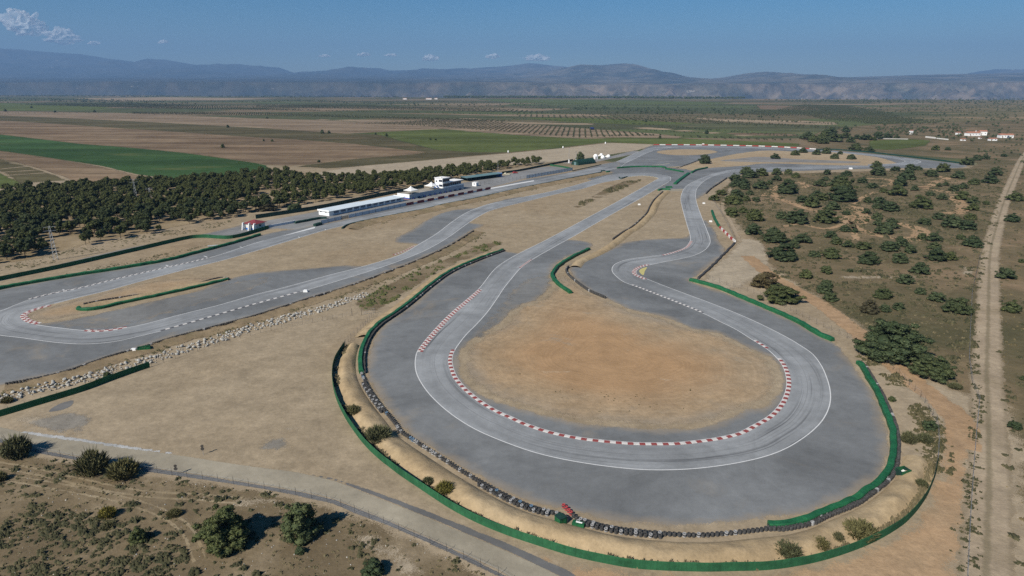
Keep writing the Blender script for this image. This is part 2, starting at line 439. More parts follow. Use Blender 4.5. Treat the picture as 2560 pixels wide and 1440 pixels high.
hs = wt.nodes.new('ShaderNodeHueSaturation'); hs.inputs['Saturation'].default_value = 1.42; hs.inputs['Hue'].default_value = .495; hs.inputs['Value'].default_value = 1.12
wt.links.new(sk.outputs[0], hs.inputs['Color']); wt.links.new(hs.outputs[0], bg.inputs['Color']); bg.inputs['Strength'].default_value = .05
S.view_settings.view_transform = 'Standard'; S.view_settings.look = 'None'; S.view_settings.exposure = .38; S.view_settings.gamma = 1
S.cycles.max_bounces = 6; S.cycles.transparent_max_bounces = 24; S.cycles.volume_bounces = 0; S.cycles.use_denoising = False

# ------------------------------------------------------------------ the plain
k = N('plain_ground')
sx = k.n('ShaderNodeSeparateXYZ'); k.l(k.coord(), sx.inputs[0])
near = k.ramp(k.noise(.012, 5, .6, .6), [(.34, (.335,.27,.187)), (.52, (.305,.242,.163)), (.7, (.285,.215,.137))])
near = k.mix(1.0, near, k.ramp(k.noise(.12, 6, .7), [(.3, .80), (.7, 1.14)]), 'MULTIPLY')
near = k.mix(1.0, near, k.ramp(k.noise(.4, 8, .8), [(.3, .76), (.7, 1.2)]), 'MULTIPLY')
near = k.mix(1.0, near, k.ramp(k.noise(1.1, 5, .75), [(.3, .86), (.7, 1.1)]), 'MULTIPLY')
wob = k.n('ShaderNodeVectorMath', operation='ADD')
nz = k.n('ShaderNodeTexNoise'); nz.inputs['Scale'].default_value = .004; k.l(k.coord(), nz.inputs['Vector'])
sc = k.n('ShaderNodeVectorMath', operation='SCALE'); sc.inputs['Scale'].default_value = 70; k.l(nz.outputs['Color'], sc.inputs[0])
k.l(k.coord(), wob.inputs[0]); k.l(sc.outputs[0], wob.inputs[1])
vo = k.n('ShaderNodeTexVoronoi'); vo.inputs['Scale'].default_value = 1; k.l(k.mapped((1/520, 1/200, 0), .12, wob.outputs[0]), vo.inputs['Vector'])
vs = k.n('ShaderNodeSeparateColor'); k.l(vo.outputs['Color'], vs.inputs[0])
farm = k.ramp(vs.outputs[0], [(0, (.125,.105,.06)), (.2, (.075,.085,.042)), (.36, (.17,.13,.082)), (.5, (.075,.078,.042)), (.62, (.095,.11,.048)), (.76, (.22,.165,.11)), (.88, (.082,.088,.045))], 'CONSTANT')
farm = k.mix(1.0, farm, k.ramp(k.noise(.02, 5, .65), [(.3, .75), (.7, 1.25)]), 'MULTIPLY')
scr = k.ramp(k.noise(.006, 6, .65), [(.3, (.085,.09,.045)), (.5, (.14,.12,.065)), (.68, (.25,.18,.11))])
rx = k.math('ADD', sx.outputs[0], k.math('MULTIPLY', k.math('SUBTRACT', k.noise(.003, 4, .6), .5), 900))
ratio = k.math('DIVIDE', rx, k.math('MAXIMUM', sx.outputs[1], 300))
farm = k.mix(k.step(ratio, .5, .72), farm, scr)
yy = k.math('ADD', sx.outputs[1], k.math('MULTIPLY', k.math('SUBTRACT', k.noise(.02, 5, .6), .5), 90))
k.base(k.mix(k.step(yy, 560, 640), near, farm)); k.bump(k.noise(1.2, 5, .7), .4, .2)
k.b.inputs['Roughness'].default_value = 1; k.b.inputs['Specular IOR Level'].default_value = .03
EX = [-9000, -5200, -4000, -3000, -1800, -700, 200, 1100, 1900, 2700, 3400, 4200, 6000, 9000]
EY = [8200, 8000, 7600, 7000, 6300, 5900, 5600, 5300, 4900, 4700, 4500, 4400, 4300, 4200]
def edgeY(x): return float(np.interp(x, EX, EY)) + 260 * noise.noise(Vector((x / 420, 1.3, 0))) + 90 * noise.noise(Vector((x / 130, 5, 0)))
xs = list(np.linspace(-9000, 9000, 241)); fr = [0, .05, .1, .2, .35, .5, .7, .85, .93, .97, 1.0]
V = []; Fc = []
for x in xs:
    e = edgeY(x)
    for f in fr: V.append((x, -700 + (e + 700) * f, 0.0 if f < .97 else (-3 if f < 1 else -14)))
    V.append((x, e + 160, -75)); V.append((x, e + 420, -150)); V.append((x, e + 900, -165))
m = len(fr) + 3
Fc = [(i*m+j, (i+1)*m+j, (i+1)*m+j+1, i*m+j+1) for i in range(len(xs)-1) for j in range(m-1)]
g = obj('ground', V, Fc, k.m); g['kind'] = 'structure'

# ------------------------------------------------------------------ badlands, plateau and mountains far away
def zrow(row, y, px=1280):
    v = row - 720; return H - y * (F*SP + v*CP) / (F*CP - v*SP)
KX = 1730.0
def prof(pts): 
    a = np.array(pts, float); return lambda px: float(np.interp(px, a[:, 0], a[:, 1]))
left_r = prof([(-600,112),(-200,112),(0,117),(100,125),(200,133),(280,145),(350,154),(385,145),(420,147),(470,157),(530,166),(600,159),(640,163),(660,165),(700,168),(730,180),(770,183),(800,178),(850,174),(900,172),(950,169),(980,176),(1030,174),(1085,171),(1130,175),(1180,171),(1230,166),(1280,163),(1320,157),(1360,161),(1400,165),(1450,172),(1600,192),(1700,199),(1900,200),(2200,200),(2380,190),(2450,177),(2490,171),(2530,178),(2600,176),(2800,180),(3200,185)])
mid_r = prof([(-600,215),(1250,215),(1330,190),(1400,172),(1450,161),(1500,163),(1560,158),(1590,161),(1630,174),(1660,188),(1700,197),(1780,206),(3200,212)])
rgt_r = prof([(-600,215),(1700,214),(1780,197),(1820,191),(1870,182),(1910,178),(1950,187),(1990,193),(2100,194),(2150,192),(2300,187),(2420,184),(2500,183),(2560,181),(2700,182),(3200,186)])
pla_r = prof([(-600,201),(300,200),(900,201),(1300,203),(1700,206),(2000,204),(2560,200),(3200,200)])
def sst(t): t = min(max(t, 0), 1); return t*t*(3-2*t)
def rid(x, y, s, o=4, seed=0):
    return noise.hetero_terrain(Vector((x/s, y/s, seed)), 0.9, 2.1, o, .7)
def far_h(x, y):
    e = edgeY(max(-9000, min(9000, x)))
    z = -165.0
    y1 = 8600 + 900 * noise.noise(Vector((x/2600, 2.2, 0))); y1 = max(y1, e + 1500)
    t = (y - y1) / 3000
    px = 1280 + KX * x / 10500
    top = zrow(pla_r(px) + 5, 10500)
    # badlands wall with gullies
    gl = .7 * abs(noise.noise(Vector((x/210, y/900, .5)))) + .5 * abs(noise.noise(Vector((x/100, y/500, 3.5))))
    w = sst(t * 1.3 - .8 * gl + .35 * noise.noise(Vector((x/1400, y/1400, 12))))
    z = z + (top - z) * w
    if y > 10500:
        t2 = sst((y - 10500) / 6500); p2 = 1280 + KX * x / 17000
        z = max(z, top + (zrow(pla_r(p2) - 4, 17000) - top) * t2 + 35 * noise.noise(Vector((x/900, y/900, 7))))
    for R, Wd, fn, sd in ((25500, 9000, left_r, 1), (18000, 4800, mid_r, 2), (16500, 5200, rgt_r, 3)):
        d = (y - R) / (Wd if y < R else Wd * .5)
        if abs(d) < 1:
            p = 1280 + KX * x / R; hz = zrow(fn(p), R)
            f = (1 - abs(d)) ** 1.25
            sp = noise.fractal(Vector((x/1500, y/2300, sd*9.1)), .8, 2.1, 5) * .55 * min(1, abs(d) * 3.5) * (1 - abs(d))
            zz = z + (hz - z) * max(0, f + sp) if hz > z else z
            z = max(z, min(zz, hz + 4))
    return z
ys = list(np.arange(4600, 8000, 260)) + list(np.arange(8000, 11400, 110)) + list(np.arange(11400, 27500, 330))
xs = np.linspace(-1, 1, 300)
V = []; 
for y in ys:
    for u in xs:
        x = u * (2600 + .80 * y); V.append((x, y, far_h(x, y)))
n = len(xs); Fc = [(i*n+j, i*n+j+1, (i+1)*n+j+1, (i+1)*n+j) for i in range(len(ys)-1) for j in range(n-1)]
k = N('far_hills')
a = k.ramp(k.noise(.0011, 6, .7), [(.32, (.026,.033,.025)), (.45, (.065,.063,.046)), (.58, (.165,.14,.10)), (.72, (.048,.05,.038))])
a = k.mix(1.0, a, k.ramp(k.noise(.006, 5, .7, 0, k.mapped((.4, 1.3, 1))), [(.3, .4), (.7, 1.6)]), 'MULTIPLY')
nm = k.n('ShaderNodeNewGeometry'); sp = k.n('ShaderNodeSeparateXYZ'); k.l(nm.outputs['True Normal'], sp.inputs[0])
px_ = k.n('ShaderNodeSeparateXYZ'); k.l(k.coord(), px_.inputs[0])
low = k.math('MULTIPLY', k.math('SUBTRACT', 1.0, k.step(px_.outputs[1], 10200, 11800)), k.math('SUBTRACT', 1.0, k.step(sp.outputs[2], .90, .985)))
a = k.mix(k.math('MULTIPLY', k.math('MULTIPLY', low, .85), k.step(k.noise(.0005, 4, .65), .42, .6)), a, k.ramp(k.noise(.004, 5, .7), [(.38, (.06,.052,.045)), (.62, (.26,.20,.145))]))
val = k.step(px_.outputs[2], -60, -140)
sx_ = k.step(px_.outputs[0], 1500, -3500); a = k.mix(k.math('MULTIPLY', sx_, .72), a, (.018,.024,.022))  # cloud shade on the left range, put into its colour
a = k.mix(k.math('MULTIPLY', val, .8), a, (.028,.04,.024))
sn = k.math('MULTIPLY', k.step(k.noise(.0035, 4, .8, 0, k.mapped((.5, 1.6, 1))), .645, .70), k.step(px_.outputs[1], 9000, 11000))
a = k.mix(k.math('MULTIPLY', sn, .8), a, (.42,.37,.30))
k.base(a); k.b.inputs['Roughness'].default_value = 1; k.b.inputs['Specular IOR Level'].default_value = 0
g = obj('hills', V, Fc, k.m, smooth=True); g['kind'] = 'structure'

# ------------------------------------------------------------------ the air
hm = bpy.data.materials.new('haze'); hm.use_nodes = True; t = hm.node_tree; t.nodes.remove(t.nodes['Principled BSDF'])
pv = t.nodes.new('ShaderNodeVolumePrincipled'); pv.inputs['Color'].default_value = (.28, .49, .83, 1); pv.inputs['Density'].default_value = 6.2e-5
pv.inputs['Anisotropy'].default_value = 0.0
t.links.new(pv.outputs[0], t.nodes['Material Output'].inputs['Volume'])
mb = MB(); mb.box(-25500, 25500, -1500, 28500, -168, 1790); hz = mb.build('haze', hm); hz['kind'] = 'stuff'

# ------------------------------------------------------------------ clouds, well behind the mountains
k = N('cloud'); k.base((.93,.93,.94)); k.b.inputs['Roughness'].default_value = 1; k.b.inputs['Specular IOR Level'].default_value = 0
lo = k.math('MULTIPLY', k.step(k.noise(.0011, 5, .7), .1, .6), .4); tr = k.n('ShaderNodeBsdfTransparent'); mx = k.n('ShaderNodeMixShader')
k.l(lo, mx.inputs[0]); k.l(tr.outputs[0], mx.inputs[1]); k.l(k.b.outputs[0], mx.inputs[2]); k.l(mx.outputs[0], k.o.inputs['Surface']); cm = k.m
bm = bmesh.new(); bmesh.ops.create_icosphere(bm, subdivisions=5, radius=1); icoV = [v.co.copy() for v in bm.verts]; icoF = [[v.index for v in f.verts] for f in bm.faces]; bm.free()
CD = 33000
clouds = [(8,62,44,34,'large grey-white cloud cut by the left border of the sky'), (104,92,40,22,'fluffy white cloud with a pointed top above the left mountains'), (186,104,14,6,'small faint cloud right of the fluffy white cloud on the left'),
          (790,137,15,4,'faint flat cloud above the saddle of the blue mountains'), (893,134,17,5,'thin flat cloud, second along the row over the ridge'), (962,135,14,4,'thin flat cloud, third along the row over the ridge'),
          (1066,144,18,9,'small puffy cloud, fourth along the row over the ridge'), (1228,139,15,8,'small rounded cloud just left of the cloud-capped peak'), (1345,144,30,10,'ragged cloud sitting on top of the central peak'), (368,101,11,5,'tiny faint cloud alone in the blue above the left mountains')]
for i, (px, py, rx, ry, lb) in enumerate(clouds):
    v = py - 720; Yf = F*CP - v*SP; x = (px-1280) / Yf * CD; z = zrow(py, CD); s = CD / KX
    Vc = []
    for q in icoV:
        d = 1 + .55 * noise.fractal(q * 1.3 + Vector((i*7.3, 0, 0)), .7, 2.0, 5) + .25 * noise.noise(q * 3.1 + Vector((0, i*3.3, 0)))
        p = q * d; zz = p.z
        if zz < 0: zz *= .45
        Vc.append((p.x * rx * s, p.y * rx * s * .7, zz * ry * s))
    o = obj('cloud', Vc, icoF, cm, smooth=True); o.location = (x, CD + 1500, z); tag(o, lb, 'cloud', 'small clouds over the mountains')
# ------------------------------------------------------------------ the circuit, traced on the ground
OUT = [(1647,446),(1545,503),(1440,560),(1365,600),(1280,643),(1240,670),(1205,713),(1193,726),(1112,797),(1045,876),(1039,895),(1038,915),(1042,935),(1053,957),(1075,987),(1115,1025),(1160,1057),(1202,1080),(1280,1112),(1340,1132),(1412,1149),(1490,1162),(1555,1170),(1605,1174),(1655,1175),(1717,1173),(1780,1167),(1855,1155),(1920,1139),(1965,1121),(2002,1099),(2030,1078),(2055,1052),(2070,1025),(2076,1000),(2075,975),(2067,945),(2052,912),(2030,884),(2000,863),(1970,845),(1920,819),(1855,789),(1780,759),(1675,720),(1617,697),(1593,686),(1590,680),(1596,672),(1607,667),(1655,656),(1712,645),(1742,636),(1762,625),(1774,610),(1775,598),(1767,575),(1755,545),(1744,515),(1740,500),(1739,487),(1742,472),(1755,457),(1770,447),(1792,438),(1830,430),(1920,425.5),(2070,421.5),(2170,417)]
INN = [(1677,446),(1675,452),(1655,464),(1630,479),(1587,504),(1545,527),(1492,557),(1437,589),(1390,615),(1331,649),(1301,671),(1280,695),(1260,720),(1240,750),(1217,782),(1190,812),(1165,837),(1147,860),(1137,875),(1131,890),(1130,905),(1134,922),(1142,942),(1160,965),(1182,985),(1215,1009),(1250,1029),(1280,1042),(1310,1056),(1355,1072),(1392,1082),(1455,1094),(1517,1101),(1580,1106),(1635,1107),(1692,1106),(1742,1101),(1792,1094),(1847,1081),(1880,1064),(1920,1041),(1942,1020),(1957,997),(1966,970),(1967,950),(1962,927),(1952,907),(1937,890),(1918,873),(1880,849),(1842,825),(1792,800),(1755,782),(1600,720),(1560,705),(1542,692),(1532,681),(1530,672),(1537,661),(1560,651),(1592,645),(1630,640),(1660,636),(1710,620),(1721,610),(1726,600),(1725,587),(1717,560),(1709,532),(1704,512),(1702,500),(1704,485),(1710,472),(1720,462),(1735,454),(1765,441),(1785,434),(1830,424.5),(1920,419.5),(2070,415.5),(2170,411)]
# second loop: from the top hairpin down the back straight, round the left hairpin, up the main straight
B_OUT = [(1677,446),(1675,442),(1662,438.5),(1630,434),(1580,433),(1537,436),(1497,446),(1435,464),(1375,479),(1312,492),(1280,499),(1227,509),(1190,521),(1160,535),(1127,557),(1090,585),(1045,612),(1000,637),(915,664),(815,690),(705,720),(640,736),(550,762),(450,787),(350,813),(312,820),(275,826),(250,828),(207,826),(150,820),(92,812),(68,806),(54,798),(50,791),(58,783),(80,773.5),(110,765),(140,758),(195,744),(250,731),(292,720),(375,697),(475,671),(560,650),(640,627),(677,616),(747,595),(815,575),(890,557),(960,542),(1070,521),(1190,496),(1280,475),(1405,449),(1505,429),(1545,420)]
B_INN = [(1647,446),(1642,444),(1632,441.5),(1605,439.5),(1575,442),(1547,449),(1505,457),(1455,472),(1392,485),(1330,500),(1280,512),(1230,525),(1190,545),(1160,565),(1127,589),(1090,612),(1050,632),(1002,651),(927,677),(852,700),(785,720),(640,760),(550,786),(405,827),(350,840),(287,854),(237,859),(200,860),(150,857),(100,851),(50,844),(0,838),(-70,823),(-120,806),(-140,795),(-130,785),(-80,780),(0,777),(37,763),(72,750),(120,737),(203,720),(300,696),(400,673),(525,644),(640,607),(700,590),(790,567),(860,553),(1010,520),(1120,498),(1222,474),(1332,452),(1430,431),(1502,415),(1540,405)]
def pairup(A, B, step=1.6):
    a = crom(G(A), step); b = crom(G(B), .5); L = []; R = []; j = 0
    for i, p in enumerate(a):
        hi = min(len(b), j + 60); best = min(range(j, hi), key=lambda q: (b[q] - p).length)
        j = best; L.append(p); R.append(b[j])
    # smooth the partner side a little
    for _ in range(3):
        R = [R[0]] + [(R[i-1] + R[i]*2 + R[i+1]) / 4 for i in range(1, len(R)-1)] + [R[-1]]
    return L, R
Z_OFF, Z_TRK, Z_LIN = .008, .016, .024

# run-off and service asphalt
sheet('runoff_asphalt', [(1257,627),(1190,652),(1127,680),(1074,720),(1045,747),(1002,780),(957,811),(935,838),(920,875),(912,907),(914,945),(930,972),(952,1007),(982,1045),(1015,1085),(1065,1117),(1127,1157),(1190,1195),(1280,1242),(1342,1265),(1400,1276),(1455,1290),(1505,1302),(1580,1312),(1680,1320),(1755,1317),(1855,1309),(1920,1302),(2007,1290),(2095,1265),(2157,1235),(2195,1205),(2216,1177),(2228,1142),(2225,1080),(2209,1025),(2186,980),(2165,950),(2140,915),(2125,893),(2098,864),(2080,853),(2045,836),(1995,806),(1920,774),(1855,746),(1777,720),(1727,702),(1745,690),(1790,655),(1815,632),(1800,600),(1785,570),(1757,545),(1735,560),(1722,585),(1705,594),(1655,596),(1567,604),(1537,615),(1505,631),(1455,647),(1430,657),(1420,668),(1430,692),(1460,720),(1512,746),(1580,776),(1655,793),(1705,812),(1730,824),(1780,831),(1830,851),(1870,872),(1925,897),(1945,925),(1951,955),(1938,985),(1900,1017),(1867,1020),(1805,1050),(1742,1067),(1655,1069),(1555,1065),(1455,1055),(1355,1032),(1280,1012),(1215,990),(1165,950),(1155,920),(1155,890),(1165,868),(1197,842),(1250,812),(1295,768),(1350,745),(1376,718),(1377,690),(1388,668),(1420,643),(1470,625),(1482,608),(1425,599),(1365,605),(1300,632)], Z_OFF, M['runoff'], 4.0, 1.6)
sheet('runoff_asphalt', [(-260,1030),(-100,990),(17,961),(100,946),(175,927),(220,911),(275,892),(350,871),(425,847),(500,827),(640,789),(715,765),(790,741),(860,720),(965,682),(1065,642),(1127,612),(1182,577),(1212,561),(1177,557),(1200,538),(1280,513),(1340,496),(1300,492),(1230,506),(1190,519),(1160,522),(1120,527),(1065,550),(1027,575),(985,598),(990,607),(1045,612),(1000,637),(915,664),(865,662),(815,667),(640,682),(560,700),(480,730),(325,765),(205,792),(120,806),(80,806),(58,796),(60,786),(85,775),(140,758),(250,731),(375,696),(560,650),(677,615),(815,574),(890,556),(1070,520),(1190,495),(1280,474),(1405,447),(1545,419),(1540,404),(1430,429),(1315,448),(1222,470),(1010,510),(850,550),(787,563),(700,577),(650,588),(520,625),(425,650),(310,670),(140,697),(15,720),(-140,750),(-300,790)], .0095, M['runoff'], 5.0, 2.2)
sheet('runoff_asphalt', [(1490,414),(1540,403),(1600,377),(1640,363),(1780,363.5),(1920,367.5),(2085,376.5),(2195,385.5),(2295,397),(2412,411.5),(2405,419.5),(2220,421.5),(2070,425.5),(1920,431),(1850,438),(1817,446),(1790,466),(1765,485),(1742,498),(1702,500),(1704,484),(1700,477),(1655,476),(1630,479),(1660,458),(1650,447),(1632,441),(1605,439),(1575,442),(1547,450),(1497,452),(1467,449),(1495,437),(1530,430),(1505,428)], .0065, M['runoff'], 7.0, 3.0)
sheet('paddock_asphalt', [(575,597),(500,592),(540,577),(612,562),(660,552),(795,527),(902,505),(1010,483),(1160,456),(1250,440),(1300,428),(1375,416),(1432,424),(1315,447),(1222,470.5),(1010,510.5),(850,550.5),(790,564),(735,575),(690,572),(640,580)], .012, M['paddock'], 5.0, 2.2)
sheet('service_road', [(-250,760),(0,696),(160,657),(325,619),(475,591),(560,574),(612,561),(640,566),(590,580),(482,596),(325,631),(150,671),(0,704),(-250,772)], .005, M['lane'], 1.6, 1.6)
sheet('parking_asphalt', [(1420,409),(1468,408),(1520,399),(1600,380),(1590,376),(1490,398),(1400,408)], .012, M['paddock'], 6.0, 3.0)
sheet('crossing_lane', [(1640,474),(1700,472),(1712,472),(1706,477),(1650,478.5)], .012, M['road'], 1.2, 1.2, smooth=False)
# sandy islands inside the far corners
sheet('sand_island', [(1640,379),(1670,374.5),(1720,373),(1775,375),(1795,379),(1780,384),(1735,388),(1690,388),(1655,385)], .020, M['sand_plain'], 6.0, 3.0)
sheet('sand_tongue', [(1662,417.5),(1705,415),(1745,402),(1780,396),(1855,382),(1920,376),(2020,380),(2080,380),(2140,386),(2195,393),(2232,403),(2245,410),(2220,413.5),(2095,413.5),(1920,409),(1855,415),(1767,421),(1728,429),(1716,424),(1690,421)], .020, M['sand_plain'], 6.0, 3.0)
sheet('ponding_asphalt', [(1800,402),(1850,396),(1900,392),(2000,398),(2100,402),(2150,405),(2140,408),(2000,406),(1880,405)], .028, M['lane'], 6.0, 3.0)
# the sandy infields
sheet('sand_infield', [(1388,716),(1391,690),(1402,672),(1430,655),(1420,668),(1430,694),(1462,724),(1512,748),(1580,777),(1655,794),(1705,813),(1740,827),(1790,835),(1840,857),(1895,882),(1922,900),(1942,927),(1948,955),(1936,983),(1900,1015),(1867,1019),(1805,1049),(1742,1066),(1655,1068),(1555,1064),(1455,1054),(1355,1031),(1280,1011),(1218,990),(1170,950),(1159,920),(1160,890),(1170,868),(1200,845),(1252,815),(1297,771),(1352,748)], .013, M['sand'], 3.0, 1.5)
sheet('sandy_asphalt', [(1180,860),(1210,845),(1262,800),(1310,765),(1350,750),(1380,690),(1340,690),(1290,712),(1250,760),(1215,800),(1185,830)], .0145, M['dirty_asphalt'], 2.5, 1.5)
sheet('sandy_asphalt', [(90,812),(205,790),(330,762),(480,728),(600,702),(700,690),(640,720),(500,762),(350,805),(280,822),(200,822),(120,815)], .013, M['dirty_asphalt'], 4.0, 2.0)
sheet('sand_spit', [(70,800),(64,790),(85,778),(140,762),(250,734),(330,713),(400,700),(560,694),(400,735),(250,776),(180,792),(110,803)], .0145, M['sand'], 3.5, 2.0)

# racing surface
LA, RA = pairup(INN, OUT); ta = strip('racing_track', LA, RA, Z_TRK, M['track'], 6)
LB, RB = pairup(B_OUT, B_INN); tb = strip('racing_track', LB, RB, .0185, M['track'], 6)
C_O = [(1540,405),(1560,396),(1590,382),(1612,374),(1640,368),(1700,365.6),(1800,366),(1920,369.3),(2040,375),(2085,378),(2195,388),(2270,396.5),(2300,402.5),(2296,408),(2250,413.5),(2170,417)]
C_I = [(1552,417),(1562,409),(1588,396.5),(1613,384.5),(1636,376),(1660,371.5),(1710,368.2),(1800,368.5),(1920,371.9),(2040,377.6),(2085,380.7),(2195,391),(2245,398),(2262,402.5),(2255,406.5),(2225,409.6),(2170,411)]
LC, RC = pairup(C_O, C_I, 3.0); strip('racing_track', LC, RC, .0215, M['track'], 4)
# white edge lines
def line(cl, w=.22, z=Z_LIN): return band('edge_line', cl, w, z, M['line'])
def sub(pl, a, b):
    """part of a dense polyline between the points nearest to two photo pixels"""
    A, B = Vector(gp(*a)), Vector(gp(*b))
    i = min(range(len(pl)), key=lambda q: (pl[q]-A).length); j = min(range(len(pl)), key=lambda q: (pl[q]-B).length)
    return pl[i:j+1] if i <= j else pl[j:i+1][::-1]
cA_o, cA_i = crom(G(OUT), 1.5), crom(G(INN), 1.5); cB_o, cB_i = crom(G(B_OUT), 1.5), crom(G(B_INN), 1.5)
for c in (cA_o, cA_i): line(c)
line(sub(cB_o, (1677,446), (92,812)), .26); line(sub(cB_o, (140,758), (1545,420)), .26)
line(sub(cB_i, (1647,446), (640,760)), .26); line(sub(cB_i, (405,827), (72,750)), .24); line(sub(cB_i, (525,644), (660,602)), .3)
for c in (crom(G(C_O), 3), crom(G(C_I), 3)): line(c, .3, .0275)
sheet('painted_wedge', [(704,591),(789,566),(786,571)], Z_LIN, M['line'], 2.0, 1.5, smooth=False)
sheet('painted_wedge', [(1220,471),(1285,459),(1335,450.5),(1335,453),(1285,462),(1222,473.5)], Z_LIN, M['line'], 2.0, 1.5, smooth=False)
for a, b in (((157,724),(165,728)),((415,663),(424,667)),((510,640),(518,643)),((600,617),(607,619)),((745,592),(749,594)),((812,573),(816,575))):
    band('grid_mark', resample(G([a, b]), .5), .5, Z_LIN, M['line'])

# ------------------------------------------------------------------ kerbs
def kerb(px, w, side, seg, label, rows=1, cols=('kerb_r', 'kerb_w'), ln=None, h=.06, wob=0):
    cl = crom(G(px), seg / 2) if ln is None else resample(ln, seg / 2)
    n = (len(cl) - 1) // 2 * 2; V = []; Fc = []; mi = []
    prof = [(0, .0), (.12, .7), (.5, 1.0), (.88, .75), (1, 0)] if rows == 1 else [(0, 0), (.1, .7), (.5, 1), (.9, .7), (1, 0)]
    nn = normals(cl); L = len(prof)
    for i in range(n + 1):
        tp = min(1, min(i, n - i) / 2 + .15)
        for t, zz in prof:
            p = cl[i] + nn[i] * side * w * t; V.append((p.x, p.y, .026 + h * zz * tp))
    for i in range(n):
        for j in range(L - 1):
            r = 0 if rows == 1 else (0 if prof[j][0] < .5 else 1)
            Fc.append((i*L+j, i*L+j+1, (i+1)*L+j+1, (i+1)*L+j)); mi.append(((i // 2) + r) % 2)
    if side > 0: Fc = [f[::-1] for f in Fc]
    o = obj('kerb', V, Fc, [M[c] for c in cols], None, False, mi)
    tag(o, label, 'kerb', 'painted kerbs along the racing track'); return o
kerb(None, .95, -1, 1.1, 'long red and white kerb round the inside of the big front bend', ln=sub(cA_i, (1140,872), (1942,893)))
kerb(None, .85, -1, 1.0, 'red and white kerb on the inside just past the exit of the big bend', cols=('kerb_r','kerb_w'), ln=sub(cA_i, (1918,872), (1882,850)))
kerb(None, 1.5, 1, .95, 'double-row red and white kerb on the outside of the entry to the big bend', 2, ln=sub(cA_o, (1194,726), (1112,797))[::1] if False else sub(cA_o, (1197,722), (1037,877)))
kerb(None, .8, -1, .9, 'grey and white kerb along the inner edge leading to the tight hairpin', cols=('kerb_k','kerb_w'), ln=sub(cA_i, (1755,782), (1572,711)))
kerb(None, 1.5, 1, .9, 'curved double-row kerb with a yellow apron at the apex of the tight hairpin', 2, cols=('kerb_r','kerb_w'), ln=sub(cA_o, (1617,697), (1626,662)))
kerb(None, 1.1, -1, .9, 'fanned red and white kerb on the left bend above the tight hairpin', 1, ln=sub(cA_i, (1652,637), (1724,602)))
kerb(None, .8, -1, .8, 'short red and white kerb where the middle straight meets the wide run-off', ln=sub(cA_i, (1331,649), (1301,671)))
kerb(None, 1.8, -1, 1.2, 'checkered red and white kerb round the tip of the left hairpin', 2, ln=sub(cB_o, (92,813), (125,762)))
kerb([(208,828),(240,829.5),(275,827),(318,819.5)], 1.5, 1, 1.2, 'short checkered red and white kerb below the long green barrier island', 2)
kerb(None, .85, 1, 1.25, 'long dark and white kerb below the back straight on the left', cols=('kerb_k','kerb_w'), ln=sub(cB_i, (750,730), (405,827))[::-1])
kerb(None, 1.3, 1, 1.1, 'long checkered dark and white kerb on the upper side of the main straight', 2, cols=('kerb_k','kerb_w'), ln=sub(cB_i, (72,750), (525,644)))
kerb([(985,638),(1010,629),(1040,614)], .9, 1, 1.0, 'short red and white kerb in the sand beside the back straight', 1)
kerb(None, .6, -1, 1.5, 'pale kerb inside the far top hairpin', 1, cols=('kerb_y','kerb_w'), ln=sub(cB_i, (1560,445), (1645,446)))
kerb([(1632,413),(1655,411.5),(1676,408.5)], 1.0, 1, 1.2, 'short yellow and white kerb by the far chicane', 1, cols=('kerb_y','kerb_w'))
sheet('yellow_apron', [(1604,686),(1598,678),(1603,672),(1617,668),(1612,678),(1608,688)], .030, M['kerb_y'], 1.0, .5)
# ------------------------------------------------------------------ farmland sheets
def crop(name, c1, c2, rows=.0, rot=0.0, feather=4.0, patch=None):
    k = N(name)
    a = k.ramp(k.noise(.012, 5, .65, .5), [(.32, c1), (.68, c2)])
    a = k.mix(1.0, a, k.ramp(k.noise(.08, 6, .75), [(.3, .76), (.7, 1.2)]), 'MULTIPLY')
    a = k.mix(1.0, a, k.ramp(k.noise(1, 4, .6, .3, k.mapped((.0025, .016, 1), rot)), [(.35, .74), (.65, 1.22)]), 'MULTIPLY')
    a = k.mix(1.0, a, k.ramp(k.noise(.6, 4, .7), [(.3, .88), (.7, 1.1)]), 'MULTIPLY')
    if rows:
        a = k.mix(1.0, a, k.ramp(k.noise(1, 3, .6, 0, k.mapped((.004, .05, 1), rot)), [(.38, 1-rows), (.62, 1+rows)]), 'MULTIPLY')
    if patch:
        a = k.mix(k.step(k.noise(.02, 5, .6, 0, k.mapped((.35, 1, 1), rot)), .58, .7), a, patch)
    k.base(a); k.b.inputs['Roughness'].default_value = 1; k.b.inputs['Specular IOR Level'].default_value = .03
    k.feather(feather, feather * .5, .08)
    return k.m
C_GREEN = crop('green_wheat', (.038,.078,.028), (.052,.092,.034), .06, .3, 3, (.085,.105,.04))
C_LIME = crop('bright_green_crop', (.085,.105,.034), (.105,.122,.042), .08, .3, 4, (.13,.135,.055))
C_BROWN = crop('ploughed_soil', (.155,.108,.068), (.215,.158,.102), .24, .28, 3, (.12,.085,.054))
C_OLIVE = crop('fallow_green_brown', (.082,.075,.04), (.11,.092,.05), .14, .28, 4, (.145,.11,.065))
C_TAN = crop('vine_field_soil', (.19,.142,.094), (.25,.19,.13), .18, .28, 5)
C_DULL = crop('dull_green_crop', (.08,.09,.045), (.105,.105,.055), .14, .28, 6, (.15,.13,.075))
C_STRAW = crop('straw_soil', (.30,.235,.16), (.27,.205,.135), .12, .28, 6)
C_UNDER = soil('pine_floor', (.30,.235,.15), (.25,.19,.115), (.20,.155,.09), 3.0, .4, .03, 2.5, .2)
def fld(name, px, mat, z=.03, gr=22): return sheet(name, px, z, mat, gr, gr * .6, smooth=False)
